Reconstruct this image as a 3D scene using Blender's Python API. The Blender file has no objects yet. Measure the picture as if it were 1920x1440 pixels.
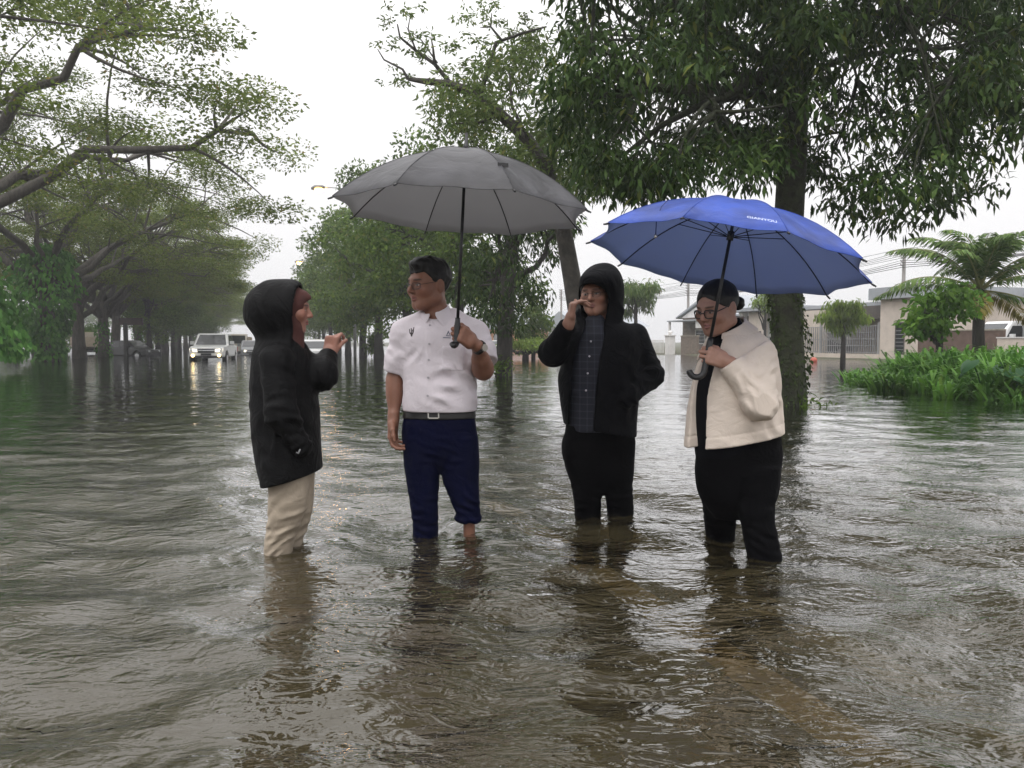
import bpy, bmesh, math, random
import numpy as np
from mathutils import Vector, Matrix

SC = bpy.context.scene
COL = SC.collection
R = math.radians

# ---------------------------------------------------------------- camera
CAMZ = 0.98          # above the flood water (z = 0 is the water surface)
FPX = 1442.0         # focal length in photo pixels (1920 wide)
PITCH = math.atan(78.0 / FPX)
cam = bpy.data.cameras.new('camera'); camo = bpy.data.objects.new('camera', cam)
COL.objects.link(camo); SC.camera = camo
cam.sensor_width = 36; cam.lens = 36 * FPX / 1920; cam.clip_start = 0.05; cam.clip_end = 3000
camo.location = (0, 0, CAMZ); camo.rotation_euler = (math.pi / 2 - PITCH, 0, 0)

# ---------------------------------------------------------------- overcast sky and soft sun
SUN_EL, SUN_AZ = 58.0, 200.0
w = bpy.data.worlds.new('World'); SC.world = w; w.use_nodes = True
nt = w.node_tree; nt.nodes.clear()
out = nt.nodes.new('ShaderNodeOutputWorld'); bg = nt.nodes.new('ShaderNodeBackground')
sky = nt.nodes.new('ShaderNodeTexSky'); sky.sky_type = 'NISHITA'; sky.sun_disc = False
sky.sun_elevation = R(SUN_EL); sky.sun_rotation = R(SUN_AZ); sky.air_density = 1.5; sky.dust_density = 6
hs = nt.nodes.new('ShaderNodeHueSaturation'); hs.inputs['Saturation'].default_value = 0.08
tc = nt.nodes.new('ShaderNodeTexCoord'); sx = nt.nodes.new('ShaderNodeSeparateXYZ')
mr = nt.nodes.new('ShaderNodeMapRange')          # overcast: smoothly brighter towards the zenith
mr.inputs['From Min'].default_value = 0.0; mr.inputs['From Max'].default_value = 1.0
mr.inputs['To Min'].default_value = 9.2; mr.inputs['To Max'].default_value = 24.0
pw = nt.nodes.new('ShaderNodeMath'); pw.operation = 'POWER'; pw.inputs[1].default_value = 1.9; pw.use_clamp = True
cl = nt.nodes.new('ShaderNodeMix'); cl.data_type = 'RGBA'; cl.blend_type = 'MULTIPLY'
cl.inputs[0].default_value = 1.0; cl.inputs[7].default_value = (1.0, 0.99, 1.0, 1)
cn = nt.nodes.new('ShaderNodeTexNoise'); cn.inputs['Scale'].default_value = 1.6; cn.inputs['Detail'].default_value = 4
cmr = nt.nodes.new('ShaderNodeMapRange'); cmr.inputs['To Min'].default_value = 0.96; cmr.inputs['To Max'].default_value = 1.04
mu = nt.nodes.new('ShaderNodeMath'); mu.operation = 'MULTIPLY'
mx = nt.nodes.new('ShaderNodeMix'); mx.data_type = 'RGBA'; mx.inputs[0].default_value = 0.93
L = nt.links
L.new(tc.outputs['Generated'], sx.inputs[0]); L.new(sx.outputs['Z'], pw.inputs[0]); L.new(pw.outputs[0], mr.inputs['Value'])
L.new(tc.outputs['Generated'], cn.inputs['Vector']); L.new(cn.outputs['Fac'], cmr.inputs['Value'])
L.new(mr.outputs[0], mu.inputs[0]); L.new(cmr.outputs[0], mu.inputs[1])
L.new(mu.outputs[0], cl.inputs[6])
L.new(sky.outputs[0], hs.inputs['Color']); L.new(hs.outputs[0], mx.inputs[6]); L.new(cl.outputs[2], mx.inputs[7])
L.new(mx.outputs[2], bg.inputs['Color']); bg.inputs['Strength'].default_value = 0.1
L.new(bg.outputs[0], out.inputs['Surface'])

sun = bpy.data.lights.new('sun', 'SUN'); suno = bpy.data.objects.new('sun', sun); COL.objects.link(suno)
sun.energy = 1.0; sun.angle = R(40); sun.color = (1.0, 0.98, 0.95)
_a = R(SUN_AZ); _e = R(SUN_EL)
_sd = Vector((math.sin(_a) * math.cos(_e), math.cos(_a) * math.cos(_e), math.sin(_e)))
suno.rotation_euler = _sd.to_track_quat('Z', 'Y').to_euler(); suno.location = (0, 0, 60)

SC.view_settings.view_transform = 'Standard'; SC.view_settings.look = 'None'
SC.view_settings.exposure = 0.22; SC.view_settings.gamma = 1.0
SC.render.engine = 'CYCLES'
cy = SC.cycles
cy.use_denoising = True
cy.max_bounces = 7; cy.diffuse_bounces = 3; cy.glossy_bounces = 3; cy.transmission_bounces = 3
cy.transparent_max_bounces = 12; cy.volume_bounces = 0; cy.caustics_reflective = False; cy.caustics_refractive = False

# ---------------------------------------------------------------- helpers
def at(px, py, Y):
    """photo pixel + distance Y in front of the camera -> world point"""
    c, s = math.cos(PITCH), math.sin(PITCH)
    u = (px - 960) / FPX; v = (720 - py) / FPX
    d = np.array([u, c + v * s, -s + v * c])
    return np.array([0, 0, CAMZ]) + d * (Y / d[1])

def tag(o, label=None, cat=None, group=None, kind=None):
    if label: o['label'] = label
    if cat: o['category'] = cat
    if group: o['group'] = group
    if kind: o['kind'] = kind
    return o

def empty(name, loc, label, cat, group=None, rz=0.0):
    o = bpy.data.objects.new(name, None); COL.objects.link(o); o.location = loc
    o.rotation_euler = (0, 0, rz); o.empty_display_size = 0.2
    return tag(o, label, cat, group)

def mesh_np(name, V, F, smooth=True):
    """V (n,3) float, F (m,k) int, all faces with k corners"""
    V = np.asarray(V, np.float32); F = np.asarray(F, np.int32)
    me = bpy.data.meshes.new(name)
    m, k = F.shape
    me.vertices.add(len(V)); me.vertices.foreach_set('co', V.ravel())
    me.loops.add(m * k); me.loops.foreach_set('vertex_index', F.ravel())
    me.polygons.add(m); me.polygons.foreach_set('loop_start', np.arange(0, m * k, k, dtype=np.int32))
    me.polygons.foreach_set('loop_total', np.full(m, k, np.int32))
    me.polygons.foreach_set('use_smooth', np.full(m, smooth))
    me.update(calc_edges=True)
    return me

def obj(name, me, mat=None, parent=None, loc=None):
    o = bpy.data.objects.new(name, me); COL.objects.link(o)
    if mat is not None:
        me.materials.clear(); me.materials.append(mat)
    if parent is not None: o.parent = parent
    if loc is not None: o.location = loc
    return o

class MB:
    """collects boxes, tubes and polygons into one mesh"""
    def __init__(s): s.v = []; s.f = []
    def add(s, V, F):
        n = len(s.v); s.v += [tuple(map(float, p)) for p in V]; s.f += [tuple(int(i) + n for i in f) for f in F]; return s
    def box(s, lo, hi, M=None):
        x0, y0, z0 = lo; x1, y1, z1 = hi
        V = [(x0,y0,z0),(x1,y0,z0),(x1,y1,z0),(x0,y1,z0),(x0,y0,z1),(x1,y0,z1),(x1,y1,z1),(x0,y1,z1)]
        if M is not None: V = [tuple(M @ Vector(p)) for p in V]
        return s.add(V, [(3,2,1,0),(4,5,6,7),(0,1,5,4),(1,2,6,5),(2,3,7,6),(3,0,4,7)])
    def tube(s, pts, rad, n=8, cap=True):
        pts = [np.asarray(p, float) for p in pts]; m = len(pts)
        rad = rad if hasattr(rad, '__len__') else [rad] * m
        V = []; prev = None
        for i, p in enumerate(pts):
            t = pts[min(i + 1, m - 1)] - pts[max(i - 1, 0)]; t = t / (np.linalg.norm(t) + 1e-9)
            if prev is None:
                a = np.array([0, 0, 1.]) if abs(t[2]) < .9 else np.array([1., 0, 0])
                prev = np.cross(t, a)
            u = prev - t * np.dot(prev, t); u /= np.linalg.norm(u) + 1e-9; prev = u
            v = np.cross(t, u)
            for k in range(n):
                q = 2 * math.pi * k / n
                V.append(p + rad[i] * (math.cos(q) * u + math.sin(q) * v))
        F = [(i*n+k, i*n+(k+1)%n, (i+1)*n+(k+1)%n, (i+1)*n+k) for i in range(m-1) for k in range(n)]
        if cap: F += [tuple(range(n))[::-1], tuple((m-1)*n + k for k in range(n))]
        return s.add(V, F)
    def prism(s, poly, d0, d1):
        """poly: list of 3D points (planar), offset vectors d0 and d1"""
        poly = [np.asarray(p, float) for p in poly]; n = len(poly)
        V = [p + np.asarray(d0, float) for p in poly] + [p + np.asarray(d1, float) for p in poly]
        F = [tuple(range(n))[::-1], tuple(range(n, 2*n))] + [(i, (i+1)%n, n+(i+1)%n, n+i) for i in range(n)]
        return s.add(V, F)
    def mesh(s, name, smooth=False):
        me = bpy.data.meshes.new(name); me.from_pydata(s.v, [], s.f)
        bm = bmesh.new(); bm.from_mesh(me); bmesh.ops.recalc_face_normals(bm, faces=bm.faces); bm.to_mesh(me); bm.free()
        if smooth: me.polygons.foreach_set('use_smooth', [True] * len(me.polygons))
        return me
    def build(s, name, mat, parent=None, smooth=False, loc=None):
        return obj(name, s.mesh(name, smooth), mat, parent, loc)

# ---------------------------------------------------------------- materials
MATS = {}
def mat(name, col, rough=0.6, var=0.0, vscale=8.0, bump=0.0, bscale=60.0, metal=0.0, emit=0.0, ecol=None, spec=0.5,
        sheen=0.0, coat=0.0, stretch=None, col2=None, sss=0.0, wr=0.0):
    if name in MATS: return MATS[name]
    m = bpy.data.materials.new(name); MATS[name] = m; m.use_nodes = True
    n = m.node_tree.nodes; l = m.node_tree.links; b = n['Principled BSDF']
    c = tuple(col) + (1,)
    b.inputs['Base Color'].default_value = c; b.inputs['Roughness'].default_value = rough
    b.inputs['Metallic'].default_value = metal; b.inputs['Specular IOR Level'].default_value = spec
    if sheen: b.inputs['Sheen Weight'].default_value = sheen
    if coat: b.inputs['Coat Weight'].default_value = coat; b.inputs['Coat Roughness'].default_value = 0.08
    if sss: b.inputs['Subsurface Weight'].default_value = sss; b.inputs['Subsurface Radius'].default_value = (.012, .005, .003)
    if emit: b.inputs['Emission Color'].default_value = tuple(ecol or col) + (1,); b.inputs['Emission Strength'].default_value = emit
    if var or bump or wr:
        t = n.new('ShaderNodeTexCoord'); mp = n.new('ShaderNodeMapping'); l.new(t.outputs['Object'], mp.inputs[0])
        if stretch: mp.inputs['Scale'].default_value = stretch
    if var:
        nz = n.new('ShaderNodeTexNoise'); nz.inputs['Scale'].default_value = vscale; nz.inputs['Detail'].default_value = 6
        nz.inputs['Roughness'].default_value = 0.6
        l.new(mp.outputs[0], nz.inputs['Vector'])
        r = n.new('ShaderNodeValToRGB'); r.color_ramp.elements[0].position = 0.3; r.color_ramp.elements[1].position = 0.7
        k2 = col2 or tuple(min(1, x * (1 + var)) for x in col)
        r.color_ramp.elements[0].color = tuple(x * (1 - var) for x in col) + (1,)
        r.color_ramp.elements[1].color = tuple(k2) + (1,)
        l.new(nz.outputs['Fac'], r.inputs[0]); l.new(r.outputs[0], b.inputs['Base Color'])
    if bump:
        n2 = n.new('ShaderNodeTexNoise'); n2.inputs['Scale'].default_value = bscale; n2.inputs['Detail'].default_value = 5
        l.new(mp.outputs[0], n2.inputs['Vector'])
        bp = n.new('ShaderNodeBump'); bp.inputs['Strength'].default_value = 1.0; bp.inputs['Distance'].default_value = bump
        l.new(n2.outputs['Fac'], bp.inputs['Height']); l.new(bp.outputs[0], b.inputs['Normal'])
        if wr:                                            # small sharp creases of worn cloth
            n3 = n.new('ShaderNodeTexNoise'); n3.inputs['Scale'].default_value = 9; n3.inputs['Detail'].default_value = 3; n3.inputs['Distortion'].default_value = 1.6
            l.new(mp.outputs[0], n3.inputs['Vector'])
            a3 = n.new('ShaderNodeMath'); a3.operation = 'SUBTRACT'; a3.inputs[1].default_value = .5; l.new(n3.outputs['Fac'], a3.inputs[0])
            a4 = n.new('ShaderNodeMath'); a4.operation = 'ABSOLUTE'; l.new(a3.outputs[0], a4.inputs[0])
            b3 = n.new('ShaderNodeBump'); b3.inputs['Distance'].default_value = wr; l.new(a4.outputs[0], b3.inputs['Height']); l.new(b3.outputs[0], bp.inputs['Normal'])
    return m

def leaf_mat(name, c0, c1, c2=None, rough=0.55, trans=0.3):
    """leaves: colour varies per leaf, some light passes through"""
    if name in MATS: return MATS[name]
    m = bpy.data.materials.new(name); MATS[name] = m; m.use_nodes = True
    n = m.node_tree.nodes; l = m.node_tree.links; b = n['Principled BSDF']; o = n['Material Output']
    g = n.new('ShaderNodeNewGeometry'); r = n.new('ShaderNodeValToRGB')
    e = r.color_ramp.elements; e[0].color = tuple(c0) + (1,); e[1].color = tuple(c1) + (1,)
    if c2: x = e.new(0.95); e[1 if len(e) < 3 else 1].position = 0.93; x.color = tuple(c1) + (1,); e[-1].color = tuple(c2) + (1,)
    l.new(g.outputs['Random Per Island'], r.inputs[0])
    tcl = n.new('ShaderNodeTexCoord'); nzl = n.new('ShaderNodeTexNoise'); nzl.inputs['Scale'].default_value = .55; nzl.inputs['Detail'].default_value = 3   # flushes of younger and older leaves
    l.new(tcl.outputs['Object'], nzl.inputs['Vector']); mrl = n.new('ShaderNodeMapRange'); mrl.inputs['From Min'].default_value = .3; mrl.inputs['From Max'].default_value = .7
    mrl.inputs['To Min'].default_value = .62; mrl.inputs['To Max'].default_value = 1.4; l.new(nzl.outputs['Fac'], mrl.inputs['Value'])
    vm = n.new('ShaderNodeVectorMath'); vm.operation = 'SCALE'; l.new(r.outputs[0], vm.inputs[0]); l.new(mrl.outputs[0], vm.inputs['Scale']); r = vm
    l.new(r.outputs[0], b.inputs['Base Color'])
    b.inputs['Roughness'].default_value = rough; b.inputs['Specular IOR Level'].default_value = 0.10
    t = n.new('ShaderNodeBsdfTranslucent'); l.new(r.outputs[0], t.inputs[0])
    mxs = n.new('ShaderNodeMixShader'); mxs.inputs[0].default_value = trans
    l.new(b.outputs[0], mxs.inputs[1]); l.new(t.outputs[0], mxs.inputs[2]); l.new(mxs.outputs[0], o.inputs['Surface'])
    return m
# ---------------------------------------------------------------- ground, road, kerb, line and flood water
GZ = -0.32
RD = np.array([-0.316, 0.949])      # direction of the road (away from the camera)
RN = np.array([0.949, 0.316])       # to the right of it
def rp(along, off, z=0.0):
    """road coordinates -> world"""
    p = RD * along + RN * off; return (float(p[0]), float(p[1]), float(z))

def rampf(x, a, b): return np.clip((x - a) / (b - a), 0, 1)
def ground_grid():
    xs = np.concatenate([np.linspace(-420, -70, 15), np.arange(-64, 66, 2.0), np.linspace(72, 420, 15)])
    ys = np.concatenate([np.linspace(-60, -8, 6), np.arange(-6, 130, 2.0), np.linspace(138, 520, 16)])
    X, Y = np.meshgrid(xs, ys, indexing='ij')
    off = X * RN[0] + Y * RN[1]
    Z = GZ - 0.03 - 0.10 * rampf(np.abs(off - 9.5), 1.6, 2.6)*0
    Z = Z + 0.42 * rampf(off, 30.0, 31.5)                    # house plots stand just above the flood
    Z = Z + 0.36 * rampf(-off, 26, 34)                       # field behind the left tree row
    Z = Z + 0.8 * rampf(np.hypot(X, Y), 230, 320)
    V = np.stack([X, Y, Z], -1).reshape(-1, 3); nx, ny = X.shape
    i, j = np.meshgrid(np.arange(nx - 1), np.arange(ny - 1), indexing='ij'); a = (i * ny + j).ravel()
    return V, np.stack([a, a + ny, a + ny + 1, a + 1], 1)
V, F = ground_grid()
g = obj('ground', mesh_np('ground', V, F), mat('grass_ground', (.055, .075, .03), .9, .45, 1.2, .02, 20, col2=(.10, .09, .05)))
g['kind'] = 'structure'
def strip(name, o0, o1, a0, a1, z, m, parent=None, step=4.0):
    n = int((a1 - a0) / step) + 1; al = np.linspace(a0, a1, n)
    V = [rp(a, o, z) for a in al for o in (o0, o1)]
    F = [(2*i, 2*i+1, 2*i+3, 2*i+2) for i in range(n - 1)]
    o = obj(name, mesh_np(name, V, F, False), m, parent)
    if parent is None: o['kind'] = 'structure'
    return o
asph = mat('asphalt', (.05, .048, .042), .85, .35, 3, .004, 150)
road = strip('road', -7.6, 2.05, -20, 300, GZ, asph)
road2 = strip('service_road', 11.5, 22.5, -20, 300, GZ, asph)
yel = mat('yellow_paint', (.50, .38, .15), .75, .5, 5)
conc = mat('kerb_concrete', (.30, .27, .21), .85, .3, 6, .003, 80)
strip('edge_line', 1.72, 1.92, -20, 300, GZ + .004, yel, road)
def kerb(name, off, a0, a1):
    b = MB()
    A, B = rp(a0, off), rp(a1, off); A2, B2 = rp(a0, off + .18), rp(a1, off + .18)
    b.add([(A[0],A[1],GZ-.06),(A2[0],A2[1],GZ-.06),(B2[0],B2[1],GZ-.06),(B[0],B[1],GZ-.06),
           (A[0],A[1],GZ+.12),(A2[0],A2[1],GZ+.12),(B2[0],B2[1],GZ+.12),(B[0],B[1],GZ+.12)],
          [(3,2,1,0),(4,5,6,7),(0,1,5,4),(1,2,6,5),(2,3,7,6),(3,0,4,7)])
    o = b.build(name, conc); o['kind'] = 'structure'
for off in (2.06, 11.3): kerb('kerb', off, -20, 300)
kerb('kerb', -7.8, -20, 300)

# ---- water: swell as geometry, small ripples and rain rings as fine relief
rng = np.random.default_rng(5)
def waves(X, Y):
    Z = np.zeros_like(X)
    wx = X + .10*np.sin(1.3*Y+.4) + .05*np.sin(3.1*X+2.2*Y); wy = Y + .12*np.sin(1.1*X+1.7) + .04*np.sin(2.7*Y-1.9*X)
    for i in range(46):
        lam = 0.22 * 7.0 ** rng.random()
        th = rng.normal(1.15, .55) if i % 3 else rng.uniform(0, math.pi)
        k = 2*math.pi/lam; ph = rng.uniform(0, 6.28)
        A = 0.0024 * lam ** 0.9 / .6
        Z += A * np.sin(k*(wx*math.cos(th)+wy*math.sin(th)) + ph)
    return Z
LEGS = []       # (x, y) of the legs standing in the water, for their ring ripples
for px, py, Y in ((521,1045,3.50),(546,1030,3.62),(797,1000,3.95),(881,1000,3.93),(1102,972,4.28),(1163,980,4.25),(1350,1005,3.88),(1432,1045,3.52)):
    p = at(px, py, Y); LEGS.append((p[0], p[1]))
def water_mesh():
    ys = [-30, -20, -10, -5, -2, -.5, .2]
    y = .6
    while y < 420: ys.append(y); y += max(.017, .017*(y/3.0)**1.55) if y < 60 else (y-60)*.12+4
    xs = [0.0]; x = .012
    while x < 420: xs.append(x); x += max(.022, .022*(x/2.0)**1.5)if x < 60 else (x-60)*.15+4
    xs = np.array(xs); xs = np.concatenate([-xs[:0:-1], xs]); ys = np.array(ys + [440.])
    X, Y = np.meshgrid(xs, ys, indexing='ij')
    Z = waves(X, Y)
    D = np.hypot(X, Y); Z *= .30 + .70/(1+(np.hypot(X, Y-2.6)/4.2)**3); Z *= 1/(1+(D/40)**2)
    for (lx, ly) in LEGS:
        r = np.hypot(X-lx, Y-ly); Z += .0035*np.sin(2*math.pi*(r-.06)/.085)*np.exp(-((r-.1)/.22)**2)
    for i in range(260):                                       # fresh rain rings close by
        cx = rng.uniform(-3.2, 3.2); cyy = rng.uniform(1.3, 6.5); rr = rng.uniform(.03, .11)
        m = (np.abs(X-cx) < .22) & (np.abs(Y-cyy) < .22)
        r = np.hypot(X[m]-cx, Y[m]-cyy)
        Z[m] += .0007*np.sin(2*math.pi*(r-rr)/.034)*np.exp(-((r-rr)/.03)**2)
    V = np.stack([X, Y, Z], -1).reshape(-1, 3); nx, ny = X.shape
    i, j = np.meshgrid(np.arange(nx-1), np.arange(ny-1), indexing='ij'); a = (i*ny+j).ravel()
    return V, np.stack([a, a+ny, a+ny+1, a+1], 1)
def water_mat():
    m = bpy.data.materials.new('flood_water'); m.use_nodes = True; n = m.node_tree.nodes; l = m.node_tree.links
    n.clear(); o = n.new('ShaderNodeOutputMaterial')
    t = n.new('ShaderNodeTexCoord')
    def noise(scale, detail, sc, rot=0, dist=0.0):
        mp = n.new('ShaderNodeMapping'); mp.inputs['Scale'].default_value = sc; mp.inputs['Rotation'].default_value = (0, 0, rot)
        l.new(t.outputs['Object'], mp.inputs[0]); z = n.new('ShaderNodeTexNoise'); z.inputs['Scale'].default_value = scale
        z.inputs['Detail'].default_value = detail; z.inputs['Distortion'].default_value = dist
        l.new(mp.outputs[0], z.inputs['Vector']); return z.outputs['Fac']
    def math_(op, a, b):
        q = n.new('ShaderNodeMath'); q.operation = op
        for i, v in enumerate((a, b)):
            if isinstance(v, (int, float)): q.inputs[i].default_value = v
            elif v is not None: l.new(v, q.inputs[i])
        return q.outputs[0]
    # calmer away from the wading people, the finest ripples most of all
    vd = n.new('ShaderNodeVectorMath'); vd.operation = 'DISTANCE'; l.new(t.outputs['Object'], vd.inputs[0]); vd.inputs[1].default_value = (0, 2.6, 0)
    def calm(a, b, lo):
        c = n.new('ShaderNodeMapRange'); c.interpolation_type = 'SMOOTHSTEP'; l.new(vd.outputs['Value'], c.inputs['Value'])
        c.inputs['From Min'].default_value = a; c.inputs['From Max'].default_value = b; c.inputs['To Min'].default_value = 1.0; c.inputs['To Max'].default_value = lo; return c.outputs[0]
    h = math_('MULTIPLY', math_('MULTIPLY', noise(4.4, 2, (.7, 1.25, 1), .35, .8), .017), calm(3, 16, .30))
    sm = math_('MULTIPLY', noise(9.5, 2, (.65, 1.3, 1), .15, 1.4), .0095)
    sm = math_('ADD', sm, math_('MULTIPLY', noise(17, 3, (.7, 1.25, 1), -.3, 1.0), .0046))
    patch = n.new('ShaderNodeMapRange'); l.new(noise(1.1, 3, (1, 1, 1)), patch.inputs['Value'])
    patch.inputs['From Min'].default_value = .42; patch.inputs['From Max'].default_value = .6
    fine = math_('MULTIPLY', noise(62, 2, (.8, 1.2, 1), .5, .6), .0026)
    sm = math_('ADD', sm, math_('MULTIPLY', fine, patch.outputs[0]))
    h = math_('ADD', h, math_('MULTIPLY', sm, calm(2, 9, .07)))
    for sc, k in ((4.3, .0007), (8.9, .0005)):               # rings where rain drops fell
        v = n.new('ShaderNodeTexVoronoi'); v.voronoi_dimensions = '2D'; v.inputs['Scale'].default_value = sc; l.new(t.outputs['Object'], v.inputs['Vector'])
        d = math_('DIVIDE', v.outputs['Distance'], sc)
        sp = n.new('ShaderNodeSeparateColor'); l.new(v.outputs['Color'], sp.inputs[0])
        r0 = math_('MULTIPLY', sp.outputs[0], .07)
        e = math_('SUBTRACT', d, r0)
        env = math_('POWER', 2.718, math_('MULTIPLY', math_('MULTIPLY', e, e), -1600.0))
        ring = math_('MULTIPLY', math_('SINE', math_('MULTIPLY', e, 210.0), None), env)
        on = math_('GREATER_THAN', sp.outputs[1], .55)
        h = math_('ADD', h, math_('MULTIPLY', math_('MULTIPLY', ring, on), k))
    bp = n.new('ShaderNodeBump'); bp.inputs['Strength'].default_value = 1; bp.inputs['Distance'].default_value = 1.0
    l.new(h, bp.inputs['Height'])
    fr = n.new('ShaderNodeFresnel'); fr.inputs['IOR'].default_value = 1.36; l.new(bp.outputs[0], fr.inputs['Normal'])
    gl = n.new('ShaderNodeBsdfGlossy'); gl.inputs['Roughness'].default_value = .015; l.new(bp.outputs[0], gl.inputs['Normal'])
    df = n.new('ShaderNodeBsdfDiffuse')
    rp_ = n.new('ShaderNodeValToRGB'); rp_.color_ramp.elements[0].color = (.030, .0225, .0085, 1); rp_.color_ramp.elements[1].color = (.074, .064, .038, 1)
    l.new(noise(.35, 4, (1, 1, 1), 0, 1.0), rp_.inputs[0]); l.new(rp_.outputs[0], df.inputs['Color'])
    tr = n.new('ShaderNodeBsdfTransparent'); tr.inputs[0].default_value = (.86, .74, .44, 1)
    m1 = n.new('ShaderNodeMixShader'); m1.inputs[0].default_value = .31; l.new(df.outputs[0], m1.inputs[1]); l.new(tr.outputs[0], m1.inputs[2])
    m2 = n.new('ShaderNodeMixShader'); fg = n.new('ShaderNodeMath'); fg.operation = 'MULTIPLY'; fg.use_clamp = True; fg.inputs[1].default_value = 2.4; l.new(fr.outputs[0], fg.inputs[0]); l.new(fg.outputs[0], m2.inputs[0]); l.new(m1.outputs[0], m2.inputs[1]); l.new(gl.outputs[0], m2.inputs[2])
    l.new(m2.outputs[0], o.inputs['Surface'])
    return m
V, F = water_mesh()
water = obj('water', mesh_np('water', V, F), water_mat()); water['kind'] = 'structure'
print('water verts', len(V))
# ---------------------------------------------------------------- soft-body modelling: distance fields -> meshes
f32 = np.float32
def smin(a, b, k):
    h = np.clip(.5 + .5 * (b - a) / k, 0, 1); return b + (a - b) * h - k * h * (1 - h)
def smax(a, b, k): return -smin(-a, -b, k)
def nrm(v): v = np.asarray(v, float); return v / np.linalg.norm(v)
def s_cap(P, a, b, ra, rb):
    a = np.asarray(a, f32); b = np.asarray(b, f32); ba = b - a; pa = P - a
    t = np.clip(pa @ ba / max(float(ba @ ba), 1e-9), 0, 1)
    return np.sqrt(((pa - t[:, None] * ba) ** 2).sum(1)) - (ra + (rb - ra) * t)
def s_ell(P, c, r, M=None):
    q = P - np.asarray(c, f32)
    if M is not None: q = q @ np.asarray(M, f32)
    r = np.asarray(r, f32); k0 = np.sqrt(((q / r) ** 2).sum(1)); k1 = np.sqrt(((q / (r * r)) ** 2).sum(1)) + 1e-6
    return k0 * (k0 - 1) / k1
def s_box(P, c, hx, r, M=None):
    q = P - np.asarray(c, f32)
    if M is not None: q = q @ np.asarray(M, f32)
    q = np.abs(q) - (np.asarray(hx, f32) - r)
    return np.sqrt((np.maximum(q, 0) ** 2).sum(1)) + np.minimum(q.max(1), 0) - r
def s_chain(P, pts, rad, k=.03):
    d = None
    for i in range(len(pts) - 1):
        e = s_cap(P, pts[i], pts[i+1], rad[i], rad[i+1]); d = e if d is None else smin(d, e, k)
    return d
def resample(rows, n=240):
    """rows (z, ...) -> dense Catmull-Rom table sorted by z"""
    rows = np.array(sorted([tuple(r) for r in rows]), float); z = rows[:, 0]
    t = np.linspace(z[0], z[-1], n); o = [t]
    m = np.gradient(rows[:, 1:], z, axis=0)
    i = np.clip(np.searchsorted(z, t) - 1, 0, len(z) - 2); h = z[i+1] - z[i]; s = ((t - z[i]) / h)[:, None]; h = h[:, None]
    p0, p1, m0, m1 = rows[i, 1:], rows[i+1, 1:], m[i] * .8, m[i+1] * .8
    q = (2*s**3-3*s**2+1)*p0 + (s**3-2*s**2+s)*h*m0 + (-2*s**3+3*s**2)*p1 + (s**3-s**2)*h*m1
    return np.concatenate([t[:, None], q], 1)
class Loft:
    """stack of elliptical sections: rows (z, cx, cy, a, b, yaw_degrees)"""
    def __init__(s, rows, n=2.2): s.T = resample(rows); s.n = n
    def __call__(s, P, grow=0.0):
        T = s.T; z = P[:, 2]; g = lambda i: np.interp(z, T[:, 0], T[:, i]).astype(f32)
        x = P[:, 0] - g(1); y = P[:, 1] - g(2); yw = np.radians(g(5)); c, sn = np.cos(yw), np.sin(yw)
        u = x * c + y * sn; v = -x * sn + y * c
        e = (np.abs(u / g(3)) ** s.n + np.abs(v / g(4)) ** s.n) ** (1 / s.n) + 1e-6
        r = np.sqrt(u * u + v * v)
        d = r * (1 - 1 / e)
        d = np.where(r < 1e-4, -g(4), d) - grow
        return smax(d, np.maximum(z - f32(T[-1, 0]), f32(T[0, 0]) - z) - grow, .01)
    def ang(s, P):
        """angle of each point round the axis of the stack (0 = towards the camera, -y), degrees"""
        T = s.T; z = P[:, 2]; x = P[:, 0] - np.interp(z, T[:, 0], T[:, 1]); y = P[:, 1] - np.interp(z, T[:, 0], T[:, 2])
        return np.degrees(np.arctan2(x, -y))
def wob(P, freq, seed, warp=.5):
    """smooth noise about -1..1"""
    r = np.random.default_rng(seed); o = 0
    K = r.normal(size=(6, 3)); K /= np.linalg.norm(K, axis=1)[:, None]; ph = r.uniform(0, 6.28, 12)
    Q = P * freq * 6.28
    W = np.stack([np.sin(Q @ K[(i+2) % 6] * .6 + ph[i+6]) for i in range(3)], 1) * warp * 2
    for i in range(6): o = o + np.sin((Q + W) @ (K[i] * (.7 + .12 * i)) + ph[i])
    return o / 3.2
def folds(P, c, axis, lam, rad, seed=1, sharp=1.0):
    """creases across `axis` around point c"""
    c = np.asarray(c, f32); q = P - c; ax = np.asarray(nrm(axis), f32)
    s = np.sin(6.283 * (q @ ax) / lam + 1.3 * np.sin(P @ np.asarray([17.0 + seed, 11.0, 9.0 - seed], f32)) + .7 * np.sin(P @ np.asarray([-31.0, 23.0, 26.0 + seed], f32)) + seed)
    ax2 = np.asarray(nrm(np.cross(ax, [.3, 1, .2])), f32)
    m = .55 + .45 * np.sin(6.283 * (q @ ax2) / (lam * 2.6) + 2.1 * np.sin(6.283 * (q @ ax) / (lam * 3.7) + seed) + seed * 1.7)
    s = (.5 * s + .5 - np.sqrt(np.abs(1 - (.5 * s + .5)) + .02)) * 1.15 * m       # rounded ridges, sharper valleys, uneven along their length
    return s * np.exp(-((q ** 2).sum(1)) / (rad * rad))

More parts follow.
